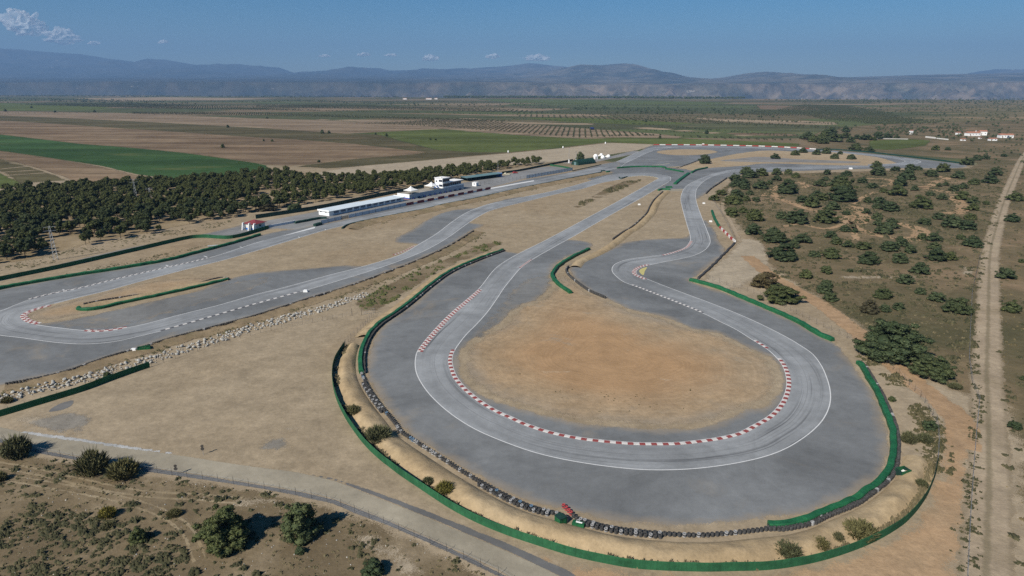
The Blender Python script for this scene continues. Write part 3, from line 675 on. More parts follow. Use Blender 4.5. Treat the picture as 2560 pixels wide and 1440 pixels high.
fld('ploughed_field', [(-700,296),(0,301),(150,310),(325,322),(640,343.5),(765,350),(890,359.5),(1065,380),(1030,386),(890,397.5),(740,415),(668,413),(640,407),(462,382),(287,366),(205,360),(0,336),(-400,312)], C_BROWN)
fld('wheat_field', [(-700,300),(-400,312),(0,336),(205,360),(287,366),(462,382),(640,407),(668,413),(690,431),(560,445),(472,452),(342,437),(250,415),(125,395),(0,377),(-400,340)], C_GREEN, .034)
fld('ploughed_field', [(-700,330),(-400,340),(0,377),(125,395),(250,415),(342,437),(400,455),(200,462),(150,440),(80,418),(0,398),(-300,360)], C_BROWN, .028)
fld('fallow_field', [(-500,350),(-300,360),(0,398),(80,418),(150,440),(200,470),(50,470),(0,430),(-200,400)], C_OLIVE, .032)
fld('bright_field', [(-400,390),(-200,400),(0,430),(50,452),(60,475),(-200,475)], C_LIME, .036, 14)
fld('fallow_strip', [(-700,285),(0,289),(125,294),(300,302),(475,311),(640,320),(760,327),(865,334.5),(950,336),(1000,352),(1100,376),(1250,372),(1400,368),(1280,381),(1065,400),(865,419),(740,426),(740,415),(890,397.5),(1030,386),(1065,380),(890,359.5),(765,350),(640,343.5),(325,322),(150,310),(0,301),(-700,296)], C_OLIVE, .026)
fld('vine_field', [(-700,273),(0,277.5),(300,282),(640,296),(815,300),(960,310),(1280,332),(1455,346.5),(1280,337),(1090,323),(900,333),(865,334.5),(760,327),(640,320),(475,311),(300,302),(125,294),(0,289),(-700,285)], C_TAN, .04, 26)
fld('bright_field', [(902,333),(1000,326.5),(1090,322.5),(1280,337),(1455,347),(1505,346),(1580,337.5),(1650,342),(1730,347),(1920,355),(2005,359),(2000,366.5),(1780,363),(1640,361),(1520,356),(1405,369),(1280,381),(1180,381),(1090,375),(1000,352),(950,338)], C_LIME, .038, 20)
fld('sand_apron', [(790,432),(865,419),(1065,400.5),(1280,382),(1405,370),(1520,357),(1642,361),(1600,375),(1470,396),(1355,408),(1200,418),(1015,430),(800,446)], M['pale_gravel'], .042, 12)
fld('orchard_soil', [(880,303),(1000,300),(1180,295),(1300,309),(1640,334),(1720,343),(1900,352),(1740,347),(1560,344),(1450,347),(1280,337),(1100,322),(980,322)], C_TAN, .062, 24)
# long thin parcels further out, alternately straw, green and dull
fld('dull_field', [(-300,262),(0,257),(140,262),(280,268),(230,275),(0,277),(-300,270)], C_LIME, .05, 40)
fld('dull_field', [(640,290),(900,282),(1280,290),(1600,300),(1700,306),(1280,300),(960,294)], C_DULL, .05, 40)
fld('straw_field', [(700,296),(900,299),(1200,303),(1500,309),(1480,313),(1200,309),(960,309),(815,300)], C_STRAW, .052, 30)
fld('dull_field', [(1280,292),(1500,296),(1740,308),(1780,314),(1600,312),(1400,304)], C_LIME, .054, 40)
fld('dull_field', [(1640,312),(1800,306),(2000,312),(2120,316),(2080,330),(1900,328),(1750,320)], C_DULL, .056, 30)
fld('straw_field', [(1520,314),(1620,318),(1800,331),(1990,346),(1950,348),(1760,333),(1600,322)], C_STRAW, .058, 26)
fld('straw_field', [(1650,288),(1800,297),(2090,305),(2100,313),(1960,310),(1800,303)], C_STRAW, .058, 30)
fld('straw_field', [(1780,331),(1990,334),(2005,341),(1850,338)], C_BROWN, .06, 26)
fld('dull_field', [(1180,247),(1500,249),(1840,256),(1780,262),(1500,262),(1280,257)], C_LIME, .06, 60)
fld('straw_field', [(180,246),(420,243),(700,247),(560,250),(300,252)], C_STRAW, .06, 60)
fld('straw_field', [(1890,262),(2040,266),(2050,276),(1900,273)], C_BROWN, .06, 40)
fld('dull_field', [(2170,352),(2260,346),(2330,351),(2320,364),(2230,376),(2170,372)], C_LIME, .05, 16)
fld('pine_floor', [(-300,690),(0,662),(100,648),(240,604),(375,583),(480,560),(560,547),(640,530),(790,507),(900,490),(1000,472),(1100,457),(1170,442),(1280,422),(1360,409),(1350,403),(1200,416),(1000,432),(850,438),(740,430),(690,425),(600,434),(470,450),(340,455),(200,463),(0,478),(-300,500)], C_UNDER, .022, 9)

# ------------------------------------------------------------------ scrubland and dirt tracks
sheet('scrubland', [(1768,502),(1790,482),(1822,450),(1850,441),(1920,435),(2070,430),(2220,425),(2412,420),(2440,410),(2410,398),(2200,382),(2120,374),(2050,372),(2005,350),(2060,322),(2200,310),(2600,300),(3300,330),(3500,500),(3300,900),(2900,1500),(2545,1520),(2525,1300),(2505,1080),(2470,1000),(2400,1010),(2330,965),(2285,940),(2240,905),(2172,850),(2100,795),(2000,730),(1900,655),(1870,600),(1840,570),(1815,530),(1790,512)], .006, M['scrub'], 11.0, 6.0, smooth=False)
sheet('stony_scrub', [(-500,1105),(0,1108),(92,1135),(200,1153),(350,1177),(500,1199),(640,1220),(740,1240),(830,1258),(890,1285),(965,1312),(1065,1356),(1165,1402),(1290,1465),(1290,1750),(-700,1800)], .006, M['scrub_near'], 3.0, 1.6, smooth=False)
sheet('pale_patch', [(540,1262),(620,1236),(700,1240),(760,1262),(720,1275),(640,1268),(570,1280)], .010, M['pale_gravel'], 1.5, .9)
sheet('pale_patch', [(850,1330),(900,1325),(980,1350),(1040,1390),(1080,1440),(1000,1440),(950,1400),(880,1365)], .010, M['pale_gravel'], 1.5, .9)
sheet('red_apron', [(2346,1105),(2330,1190),(2300,1262),(2230,1335),(2140,1378),(2020,1412),(1860,1430),(1700,1432),(1500,1412),(1400,1390),(1280,1350),(1215,1322),(1290,1384),(1400,1440),(1420,1560),(2400,1560),(2412,1440),(2425,1300),(2440,1080),(2420,1045),(2370,1020),(2345,1030)], .007, M['red_wide'], 3.0, 1.6, smooth=False)
def trail(name, px, w, mat, z=.011, step=2.0):
    cl = crom(G(px), step); return strip(name, offset(cl, w/2), offset(cl, -w/2), z, mat, 8)
trail('dirt_road', [(2585,360),(2556,398),(2532,450),(2508,510),(2490,570),(2476,630),(2472,720),(2470,820),(2467,930),(2470,1010),(2472,1100),(2472,1230),(2468,1330),(2464,1460),(2460,1600)], 7.4, M['dirt_road'])
trail('dirt_track', [(1868,640),(1930,690),(2005,733),(2060,767),(2110,805),(2170,855),(2250,925),(2310,975),(2370,1020),(2400,1060),(2405,1120)], 6.5, M['red_dirt'], .012)
trail('dirt_track', [(1850,605),(1838,580),(1822,548),(1805,520),(1822,480),(1830,455)], 3.2, M['dirt_road'], .013)
for px, w in (([(1905,490),(1928,482),(1945,495),(1985,510),(2020,522),(2065,535),(2120,556),(2145,572),(2190,588),(2240,596)], 4.6),
              ([(2240,558),(2290,570),(2306,583),(2290,596),(2250,600)], 7),
              ([(2288,468),(2320,466),(2345,452),(2368,446),(2340,440)], 5), ([(2305,468),(2380,484),(2392,500),(2408,518),(2390,532),(2362,534)], 6),
              ([(2160,446),(2215,448),(2232,458),(2205,466)], 4), ([(2015,470),(2003,456),(1975,455),(1950,465),(1928,478)], 5),
              ([(2140,600),(2130,530),(2150,497),(2190,480)], 3), ([(1960,566),(2000,560),(2060,572),(2110,560)], 3)):
    trail('dirt_path', px, w * 1.25, M['red_dirt'], .014, 3.0)
sheet('dirt_patch', [(2120,520),(2150,514),(2168,530),(2180,552),(2150,562),(2110,548)], .010, M['red_dirt'], 4.0, 2.0)
sheet('pale_patch', [(1848,596),(1900,600),(1922,628),(1925,672),(1880,706),(1850,722),(1800,722),(1757,703),(1805,642),(1838,610)], .010, M['pale_gravel'], 3.0, 1.6)
sheet('rock_patch', [(2090,690),(2180,689),(2300,688),(2420,690),(2300,697),(2180,699),(2100,696)], .010, M['pale_gravel'], 3.0, 1.6)
sheet('rock_patch', [(2398,668),(2432,662),(2436,685),(2405,690)], .010, M['pale_gravel'], 2.5, 1.5)
for off in (-.75, .75):
    c0 = offset(crom(G([(-80,1150),(0,1163),(100,1181),(200,1204),(300,1225),(390,1237),(500,1243),(600,1252)]), 1.0), off)
    strip('wheel_rut', offset(c0, .35), offset(c0, -.35), .013, M['rut'], 6)
    c0 = offset(crom(G([(-80,1180),(0,1192),(120,1212),(230,1232),(330,1256),(420,1290),(470,1330),(500,1400)]), 1.0), off)
    strip('wheel_rut', offset(c0, .3), offset(c0, -.3), .0135, M['rut'], 6)
sheet('gravel_patch', [(648,1098),(690,1088),(735,1100),(735,1120),(690,1134),(650,1122)], .010, M['grey_smear'], 1.2, 1.0)
sheet('gravel_patch', [(60,1062),(110,1040),(190,1025),(230,1040),(215,1080),(160,1084),(100,1078)], .0103, M['grey_smear'], 1.2, 1.0)
sheet('pale_patch', [(680,1066),(720,1058),(760,1066),(740,1080),(695,1082)], .0106, M['pale_gravel'], 1.0, .8)
# ------------------------------------------------------------------ access road in front
up = [(-260,1040),(-100,1056),(0,1067),(60,1080),(140,1094),(260,1111),(430,1135),(640,1167),(740,1180),(840,1203),(915,1232),(1015,1271),(1140,1323),(1280,1383),(1400,1440),(1560,1530)]
lo = [(-260,1062),(-100,1080),(0,1098),(60,1116),(92,1124),(200,1143),(350,1166),(500,1188),(640,1211),(740,1228),(840,1250),(890,1270),(965,1300),(1065,1342),(1165,1388),(1265,1437),(1400,1520)]
Lr, Rr = pairup(up, lo, 1.2)
strip('access_road', Lr, Rr, .018, M['road'], 6)
sheet('road_shoulder', [(-260,1060),(0,1096),(92,1123),(200,1142),(350,1165),(500,1187),(640,1210),(740,1227),(840,1249),(890,1269),(965,1299),(1065,1341),(1165,1387),(1290,1450),(1265,1455),(1165,1404),(1065,1357),(965,1313),(885,1284),(830,1260),(740,1240),(640,1221),(500,1199),(350,1178),(200,1154),(90,1133),(0,1108),(-260,1070)], .012, M['shoulder'], .5, .5, smooth=False)
sheet('road_shoulder', [(700,1171),(740,1177),(840,1196),(915,1220),(1015,1256),(1140,1305),(1280,1362),(1420,1425),(1500,1480),(1480,1500),(1400,1442),(1280,1384),(1140,1324),(1015,1272),(915,1233),(840,1204),(740,1181)], .0125, M['shoulder'], .5, .5, smooth=False)
sheet('gravel_edge', [(20,1074),(80,1079),(140,1087),(200,1095),(260,1105),(350,1118),(436,1131),(428,1137),(350,1127),(260,1115),(200,1105),(140,1098),(70,1087)], .022, M['gravel_white'], .6, .4, smooth=False)
sheet('lane_mouth', [(-120,1030),(0,1040),(60,1068),(140,1082),(215,1090),(160,1040),(60,1036),(0,1030)], .009, M['pale_gravel'], 1.5, .8)
sheet('wet_patch', [(120,1030),(150,1008),(185,1000),(178,1015),(155,1025)], .011, M['shoulder'], 1.0, .6)
# ------------------------------------------------------------------ banks of earth
def bank(name, L, R, mat, zprof, z=.03, nlat=10, zn=.35):
    return strip(name, L, R, z, mat, nlat, zprof=zprof, smooth=True, zn=zn)
TYRE_LINE = [(1257,627),(1190,652),(1127,680),(1070,720),(1038,747),(1000,777),(950,811),(925,836),(909,866),(902,895),(904,937),(919,972),(945,1010),(988,1062),(1000,1080),(1040,1109),(1102,1149),(1165,1189),(1235,1229),(1280,1252),(1330,1273),(1390,1290),(1480,1313),(1530,1326),(1605,1336),(1680,1342),(1742,1344),(1805,1341),(1880,1333),(1957,1325),(2020,1308),(2060,1290),(2120,1265),(2166,1237),(2208,1203),(2228,1177),(2238,1142),(2237,1080),(2222,1032),(2204,990),(2178,945),(2152,908)]
NET_LINE = [(862,866),(838,905),(831,942),(836,982),(856,1032),(886,1080),(925,1127),(985,1177),(1065,1232),(1140,1280),(1215,1317),(1280,1342),(1355,1367),(1430,1390),(1505,1407),(1580,1420),(1655,1426),(1755,1429),(1855,1427),(1920,1425),(2020,1410),(2120,1382),(2195,1350),(2257,1312),(2290,1280),(2320,1235),(2335,1197),(2342,1162)]
cT = crom(G(TYRE_LINE), .6)
cN = crom(G(NET_LINE), 1.2)
Lb = []; Rb = []; j = 0
tt = sub(cT, (912,860), (2230,1062)); nn_ = offset(tt, 1.2)
if (nn_[40] - Vector(gp(1500,1200))).length < (tt[40] - Vector(gp(1500,1200))).length: nn_ = offset(tt, -1.2)
for p in cN:
    q = min(nn_, key=lambda a: (a-p).length); Lb.append(p); Rb.append(q)
for _ in range(4): Rb = [Rb[0]] + [(Rb[i-1]+Rb[i]*2+Rb[i+1])/4 for i in range(1, len(Rb)-1)] + [Rb[-1]]
bank('embankment', Lb, Rb, M['bank_hard'], lambda t, s: 1.0 * math.sin(math.pi * t) ** .75 * sst((t - .1) / .42), zn=.55)
gl = sub(cT, (1250,630), (920,845)); go = offset(gl, 3.6); 
if (go[30] - Vector(gp(1200,900))).length < (gl[30] - Vector(gp(1200,900))).length: go = offset(gl, -3.6)
bank('embankment', go, gl, M['bank_hard'], lambda t, s: .8 * sst(t*1.2))
BS = [(17,963),(100,948),(175,929),(220,913),(275,894),(350,873),(425,849),(500,829),(640,791),(715,767),(790,743),(860,722),(965,684),(1065,644),(1127,614),(1184,579)]
cBS = crom(G(BS), .6)
def away(cl, d, ref):
    a, b = offset(cl, d), offset(cl, -d); r = Vector(gp(*ref)); m = len(cl)//2
    return a if (a[m]-r).length > (b[m]-r).length else b
c2 = cBS[::3]
bank('embankment', away(c2, 6.0, (500,760)), away(c2, .7, (500,760)), M['bank_weedy'], lambda t, s: .75 * sst(t) , nlat=8)
ms = crom(G([(858,573),(890,560),(960,545),(1070,523),(1110,513),(1190,498),(1280,477),(1405,452),(1505,433)]), 2.5)
bank('embankment', away(ms, 8.5, (1000,450)), away(ms, .6, (1000,450)), M['bank_weedy'], lambda t, s: 1.1 * sst(t), nlat=8, zn=.5)
md = crom(G([(1660,479),(1640,497),(1628,515),(1620,532),(1608,545),(1583,567),(1558,582),(1535,600),(1510,618),(1480,634),(1440,652),(1425,668)]), 1.5)
bank('embankment', away(md, 4.2, (1450,560)), md, M['bank_hard'], lambda t, s: .9 * math.sin(math.pi * t) ** .8)
isl = crom(G([(200,771),(240,762),(312,750),(410,730),(480,716),(565,699)]), 1.5)
bank('embankment', offset(isl, 1.9), offset(isl, -1.9), M['bank_hard'], lambda t, s: .8 * math.sin(math.pi * t) ** .7, zn=.2)
# ditch between the two halves of the circuit
dt = crom(G([(900,752),(960,728),(1030,698),(1110,664),(1190,632),(1262,602)]), 2.5)
sheet('grassy_ditch', [(880,760),(930,728),(1010,690),(1090,655),(1180,618),(1255,598),(1262,606),(1215,632),(1150,655),(1080,690),(1020,730),(970,765),(930,785),(900,778)], .012, M['scrub_near'], 3.0, 1.6, smooth=False)
sheet('grassy_ditch', [(1425,520),(1460,500),(1510,472),(1560,452),(1605,446),(1600,455),(1560,470),(1500,497),(1450,520)], .012, M['scrub_near'], 5.0, 2.4, smooth=False)

# ------------------------------------------------------------------ barriers wrapped in green sheeting
def wall_mesh(cl, w, h, wob=.2, seed=0, z0=0.0, tilt=0.0):
    n = len(cl); nn = normals(cl); V = []
    pf = [(-.5, 0), (-.5, .8), (-.38, .97), (.38, 1.0), (.5, .82), (.5, 0)]
    for i in range(n):
        hh = h * (1 + wob * noise.noise(Vector((cl[i].x*.45, cl[i].y*.45, seed)))); off = wob * 1.3 * noise.noise(Vector((cl[i].x*.3, cl[i].y*.3, seed+9)))
        for a, b in pf:
            p = cl[i] + nn[i] * (a * w + off); V.append((p.x, p.y, z0 + hh * b))
    L = len(pf); Fc = [(i*L+j, i*L+j+1, (i+1)*L+j+1, (i+1)*L+j) for i in range(n-1) for j in range(L-1)]
    Fc += [tuple(range(L-1, -1, -1)), tuple((n-1)*L + q for q in range(L))]
    return V, Fc
def tyre_profile(r=.31, h=.21):
    return [(r*.55, .02), (r*.86, 0), (r, h*.25), (r, h*.75), (r*.86, h), (r*.55, h-.02), (r*.5, h*.5), (r*.55, .02)]
def stack_geo(mb, c, n=3, r=.33, sides=8, m=0):
    h = .21
    for i in range(n):
        mb.lathe([(a, b + i*h) for a, b in tyre_profile(r, h)], sides, c, m)
def tyres_along(cl, n=3, r=.33, rows=1, seed=1, dx=.66, jit=.06, sides=7):
    mb = MB(); q = random.Random(seed); pts = resample(cl, dx); nn = normals(pts)
    for row in range(rows):
        for p, k in zip(pts, nn):
            pp = p + k * (row * .62) + Vector((q.uniform(-jit, jit), q.uniform(-jit, jit)))
            stack_geo(mb, (pp.x, pp.y, q.uniform(0, .04)), n, r, sides, 0 if q.random() > .07 else 1)
    return mb
GRP_B = 'barriers round the circuit'
def green_barrier(px, label, w=.95, h=.9, mat='green', tyres=0, tside=1, step=.9, ln=None):
    cl = ln or crom(G(px), step); V, Fc = wall_mesh(cl, w, h, seed=len(label))
    o = cl[len(cl)//2]; root = empty('tyre_barrier', (o.x, o.y, 0), 0, label, 'barrier', GRP_B)
    Vl = [(a - o.x, b - o.y, c) for a, b, c in V]
    obj('sheeting', Vl, Fc, M[mat], root)
    if tyres:
        mb = tyres_along([p - o for p in offset(cl, tside * (w/2 + .35))], 3, rows=tyres, seed=len(label))
        t = mb.build('tyre_row', [M['tyre'], M['tyre_w']], root); t['kind'] = 'stuff'
    return root
def tyre_wall(px, label, rows=1, n=3, ln=None, dx=.66, wh=.07):
    cl = ln or crom(G(px), 1.0); o = cl[len(cl)//2]
    mb = tyres_along([p - o for p in cl], n, rows=rows, seed=len(label), dx=dx)
    root = mb.build('tyre_wall', [M['tyre'], M['tyre_w']]); root.location = (o.x, o.y, 0)
    tag(root, label, 'tyre wall', GRP_B); return root
green_barrier([(-160,762),(-60,737),(15,720.5),(140,698),(310,671),(425,651),(470,639),(520,626),(590,607),(650,588.5)], 'long bright green barrier along the upper side of the main straight on the left', 1.2, 1.05)
green_barrier(None, 'green sheeted barrier curving along the left run-off into the big front bend', 1.1, 1.0, tyres=1, tside=1, ln=sub(cT, (1257,627), (904,937))[::2])
green_barrier([(1920,1317),(1957,1317),(2020,1303),(2060,1284),(2120,1261),(2163,1233),(2203,1202),(2222,1177),(2231,1142),(2230,1080),(2214,1032),(2196,990),(2172,948),(2150,914),(2143,909)], 'bright green barrier along the right and lower right of the big front bend', 1.15, .95, tyres=2, tside=-1)
green_barrier([(1725,702),(1742,706),(1795,721),(1855,746),(1920,773),(1995,807),(2045,837),(2082,853)], 'green barrier along the outside between the tight hairpin and the big bend', 1.25, 1.05)
green_barrier([(1473,624),(1430,645),(1405,660),(1388,675),(1381,687),(1385,700),(1397,713),(1412,724),(1427,734)], 'hook-shaped green barrier between the middle straight and the tight hairpin', 1.2, 1.0)
green_barrier([(205,770.5),(194,773),(204,776),(237,774.5),(312,758),(400,739.5),(487,720),(525,710.5),(570,700)], 'green barrier round the lower side of the narrow island by the left hairpin', 1.1, .85)
green_barrier([(1543,421),(1590,418),(1655,418.5),(1664,420)], 'green barrier curving above the far top hairpin', 1.4, 1.2)
green_barrier([(1664,423),(1685,426.5),(1708,431)], 'short green barrier running right of the one above the top hairpin', 1.3, 1.1)
green_barrier([(1687,461),(1703,448),(1722,434)], 'slanted double green barrier between the top hairpin and the right-hand track', 2.2, 1.1)
green_barrier([(1728,433),(1743,426),(1768,420.5)], 'green barrier below the lone bushy tree near the far corner', 1.4, 1.2)
green_barrier([(1664,469.5),(1680,469.5)], 'small green barrier block above the crossing lane', 1.2, 1.1)
green_barrier([(1646,477),(1655,474.5),(1676,475)], 'small hooked green barrier below the crossing lane', 1.2, 1.0)
green_barrier([(738,559),(770,553),(800,547.5),(817,546.5)], 'dark green barrier in front of the white garage block', 1.1, 1.1, 'dkgreen')
green_barrier([(786,566),(803,561.5)], 'dark green block at the tip of the pit wall', 1.6, 1.3, 'dkgreen')
green_barrier([(856,572),(866,565),(890,558),(960,543.5),(1070,522),(1110,512),(1190,496.5),(1280,476),(1405,450.5),(1505,431)], 'dark low barrier along the lower edge of the main straight', .8, .7, 'dkgreen', step=2)
green_barrier([(1780,529),(1785,545),(1797,567)], 'short green barrier right of the track beside the scrubland fence', 1.1, 1.0)
green_barrier([(2040,374.5),(2085,375),(2140,379),(2195,384),(2295,395.5),(2412,410.5)], 'long dark green barrier on the outside of the far right corner', 1.2, 1.3, 'dkgreen', step=3)
green_barrier([(1431,428),(1470,419.5),(1502,412.5)], 'low dark barrier below the green tunnel shed', .7, .6, 'dkgreen')
green_barrier([(1837,608),(1815,631),(1780,666),(1745,698)], 'low brown barrier right of the track by the pale sandy patch', .8, .6, 'darkmetal')
green_barrier([(1548,444.5),(1552,447),(1570,444)][:2] + [(1568,443)], 'tiny dark barrier inside the far top hairpin', .7, .8, 'dkgreen')
green_barrier([(1503,428.5),(1512,428)], 'tiny dark green block where the straights meet', 1.2, .9, 'dkgreen')
green_barrier([(1516,431),(1524,430)], 'tiny green block just below the junction of the straights', 1.2, 1.0, 'green')
tyre_wall(None, 'long tyre wall along the outside of the left run-off and back straight', 1, 3, ln=cBS)
tyre_wall([(212,762),(275,750),(410,731),(475,717),(550,696.5),(572,698)], 'thin dark tyre wall on the upper side of the narrow island', 1, 3)
tyre_wall([(1421,669),(1416,674),(1417,683),(1430,697),(1460,720.5),(1477,731),(1512,746)], 'black tyre wall on the sand bank left of the tight hairpin', 1, 4)
tyre_wall([(1657,480),(1637,498),(1625,516),(1617,533),(1605,546),(1580,568),(1555,583),(1532,599)], 'winding thin tyre wall in the sand between the two straights', 1, 3, dx=.75)
tyre_wall([(1765,485),(1777,473),(1795,461),(1817,446)], 'tyre wall at the edge of the scrubland above the right-hand track', 1, 4)
tyre_wall([(1655,421),(1690,420.5),(1712,414),(1745,402)], 'thin dark tyre wall along the far chicane', 1, 3, dx=1.3)

# bare tyre stacks round the front of the big bend: each stack stands by itself
def stack_mesh(name, mats, n=3):
    mb = MB()
    for i in range(n): mb.lathe([(a, b + i*.21) for a, b in tyre_profile()], 10, (.015*math.sin(i*2.1), .015*math.cos(i*3.3), 0), i % 2 if len(mats) > 1 else 0)
    return mb.data(name, mats)
SM = {'black': stack_mesh('tyre_stack', [M['tyre']]), 'white': stack_mesh('tyre_stack', [M['tyre_w'], M['tyre']]), 'blue': stack_mesh('tyre_stack', [M['tyre_b'], M['tyre']]), 'red': stack_mesh('tyre_stack', [M['tyre_r'], M['tyre']])}
WH = {'white': 'tyre stack with worn white paint in the bare row round the front bend', 'blue': 'tyre stack with faded blue paint in the bare row round the front bend',
      'black': 'unpainted black tyre stack in the bare row round the front bend', 'red': 'red painted tyre stack at the gap in the front tyre row'}
q = random.Random(5); cnt = 0
def put_stack(p, col):
    global cnt
    o = objm('tyre_stack', SM[col], None, (p.x, p.y, q.uniform(0, .05))); o.rotation_euler = (q.uniform(-.06,.06), q.uniform(-.06,.06), q.uniform(0, 6))
    tag(o, WH[col], 'tyre stack', 'tyre stacks round the front bend' if col != 'red' else 'red tyre stacks at the gap'); cnt += 1
r1 = resample(sub(crom(G([(904,937),(919,970),(945,1010),(988,1062),(1000,1080),(1040,1108),(1102,1148),(1165,1188),(1235,1228),(1280,1251),(1330,1272),(1392,1288)]), .5), (904,937), (1392,1288)), .72)
r2 = resample(crom(G([(1409,1269),(1425,1284),(1442,1300),(1480,1312),(1530,1324),(1605,1334),(1680,1340),(1742,1342),(1805,1339),(1880,1331),(1925,1325)]), .5), .72)
seq = ['black','black','white','black','white','black','blue','black','white','black']
blk = 0
for r, isr in ((r1, 0), (r2, 1)):
    nn = normals(r)
    for i, p in enumerate(r):
        if isr and i < 4: c = 'red'
        else:
            u = noise.noise(Vector((i * .11, isr * 5, .3)))
            c = q.choice(['black','white','black','black','blue'] if u > .12 else (['black','black','white'] if u > -.25 else ['black','black','black','white']))
        put_stack(p, c)
for r, a, b, sg in ((r1, len(r1)-22, len(r1)-2, -1), (r2, 6, 24, -1), (r1, 8, 30, -1)):
    nn = normals(r)
    for i in range(a, min(b, len(r))):
        if cnt < 299: put_stack(r[i] + nn[i] * sg * .68, 'black' if i % 3 else 'white')

# ------------------------------------------------------------------ green netting on posts
def netting(px, label, h=1.5, mat='net', posts=True, pstep=3.0, step=1.2, name='netting_fence'):
    cl = crom(G(px), step); o = cl[len(cl)//2]; cl = [p - o for p in cl]
    root = empty(name, (o.x, o.y, 0), 0, label, 'fence', 'netting fences')
    V, Fc = wall_mesh(cl, .05, h, .03, 2); obj('netting', V, Fc, M[mat], root)
    if posts:
        ps = resample(cl, pstep); nn = normals(ps)
        me = None
        for p, n_ in list(zip(ps, nn))[:100]:
            if me is None:
                mb = MB(); mb.tube((0,0,0), (0,0,h+.22), .035, n=5); me = mb.data('post', M['darkmetal'])
            objm('post', me, root, (p.x + n_.x*.09, p.y + n_.y*.09, 0))
    return root
netting(NET_LINE, 'tall green netting fence sweeping round the outside of the front bend', 1.5, pstep=2.9)
netting([(-160,1086),(0,1042),(100,1012),(200,981),(275,953),(345,928),(375,918)], 'green netting fence beside the row of white boulders', 1.5)
netting([(-180,740),(0,702),(150,671),(325,631),(482,596),(512,594.5),(575,597),(640,581),(672,571)], 'dark green netting fence between the pit road and the main straight', 1.6, 'net', pstep=6)
netting([(640,547),(720,535),(795,523),(902,501),(1010,479),(1060,470)], 'dark netting fence in front of the pines behind the garage block', 2.2, 'dkgreen', pstep=6)
netting([(1255,434.5),(1300,428),(1345,419),(1385,411),(1432,402)], 'far green netting fence along the back of the paddock', 1.7, 'dkgreen', pstep=6)
netting([(1375,414.5),(1405,418.5),(1430,423.5)], 'short green netting fence beside the green tunnel shed', 1.4, 'net', pstep=6)
def wire_fence(px, label, h=1.5, pstep=3.0, lean=0, step=1.5):
    cl = resample(G(px), pstep); o = cl[len(cl)//2]; cl = [p - o for p in cl]
    root = empty('wire_fence', (o.x, o.y, 0), 0, label, 'fence', 'wire fences')
    mb = MB()
    for z in (.35, .75, 1.15, h - .06):
        for a, b in zip(cl, cl[1:]): mb.tube((a.x, a.y, z * h/1.5), (b.x, b.y, z * h/1.5), .008, n=3)
    mb.build('wire', M['metal'], root); me = None
    for i, p in enumerate(cl[:100]):
        if me is None:
            m2 = MB(); m2.tube((0,0,0), (0,0,h), .03, n=5); m2.tube((0,0,h*.98), (.16,0,h+.22), .02, n=4); me = m2.data('post', M['darkmetal'])
        objm('post', me, root, (p.x, p.y, 0)).rotation_euler = (0, rng.uniform(-.05,.05), 2.2)
    return root
wire_fence([(-120,1092),(0,1106),(95,1132),(200,1152),(350,1176),(440,1190),(540,1203),(640,1219),(700,1229),(790,1247),(830,1257),(885,1281),(960,1312),(1060,1356),(1165,1400),(1250,1440),(1330,1490)], 'wire fence on thin posts along the lower side of the access road', 1.35)
wire_fence([(380,916),(500,877),(640,835),(707,821),(815,801),(880,789)], 'wire fence between the white boulders and the bare sand', 1.3)
wire_fence([(938,783),(925,800),(905,825),(880,845),(857,870)], 'short wire fence rising from the end of the tall green netting', 1.6, 2.2)
wire_fence([(2343,1160),(2346,1105),(2342,1060),(2305,998),(2270,962),(2242,932),(2172,877),(2120,847),(2020,800),(1920,748),(1850,722),(1765,697)], 'wire fence between the right run-off and the reddish track', 1.5)
wire_fence([(1838,604),(1820,565),(1800,530),(1785,505),(1768,492)], 'wire fence beside the pale sandy path at the scrubland edge', 1.4)
wire_fence([(2416,1460),(2424,1300),(2432,1180),(2440,1080),(2448,1000),(2430,960),(2422,900),(2425,820),(2430,730),(2450,640)], 'old wire fence left of the straight pale dirt road', 1.4, 3.2)
# gate frame in the sand by the ditch
o = Vector(gp(880,786)); root = empty('wire_gate', (o.x, o.y, 0), 0, 'open wire gate frame at the end of the boulder row', 'gate')
for name, px in (('post',(880,786)),('post',(904,788)),('post',(938,783))):
    p = Vector(gp(*px)) - o; mb = MB(); mb.tube((p.x,p.y,0),(p.x,p.y,1.9),.06); mb.build(name, M['darkmetal'], root)
a, b = Vector(gp(904,788)) - o, Vector(gp(938,783)) - o
mb = MB()
for z in (.25, .9, 1.6): mb.tube((a.x,a.y,z),(b.x,b.y,z),.02,n=4)
mb.tube((a.x,a.y,.25),(b.x,b.y,1.6),.02,n=4); mb.build('gate_leaf', M['metal'], root)

# ------------------------------------------------------------------ red and white barrier blocks
def block_mesh(name, L, mat):
    mb = MB(); mb.prism([(-L/2, 0), (-L/2, .25), (-L/2+.06, .35), (-L/2+.03, .95), (L/2-.03, .95), (L/2-.06, .35), (L/2, .25), (L/2, 0)], -.28, .28)
    mb.box(-L/2+.1, L/2-.1, -.16, .16, .95, 1.02); return mb.data(name, mat)
def block_row(px, n, label, grp, first):
    pts = G(px); cl = resample(crom(pts, .5), .2); L = sum((b-a).length for a, b in zip(cl, cl[1:])) / n
    ms = [block_mesh('barrier_block', L * .97, M['barred']), block_mesh('barrier_block', L * .97, M['barwhite'])]
    for i in range(n):
        k = min(len(cl)-2, int((i + .5) / n * (len(cl)-1))); d = cl[k+1] - cl[k]
        o = objm('barrier_block', ms[(i + first) % 2], None, (cl[k].x, cl[k].y, 0)); o.rotation_euler = (0, 0, math.atan2(d.y, d.x))
        tag(o, label[(i + first) % 2], 'barrier block', grp)
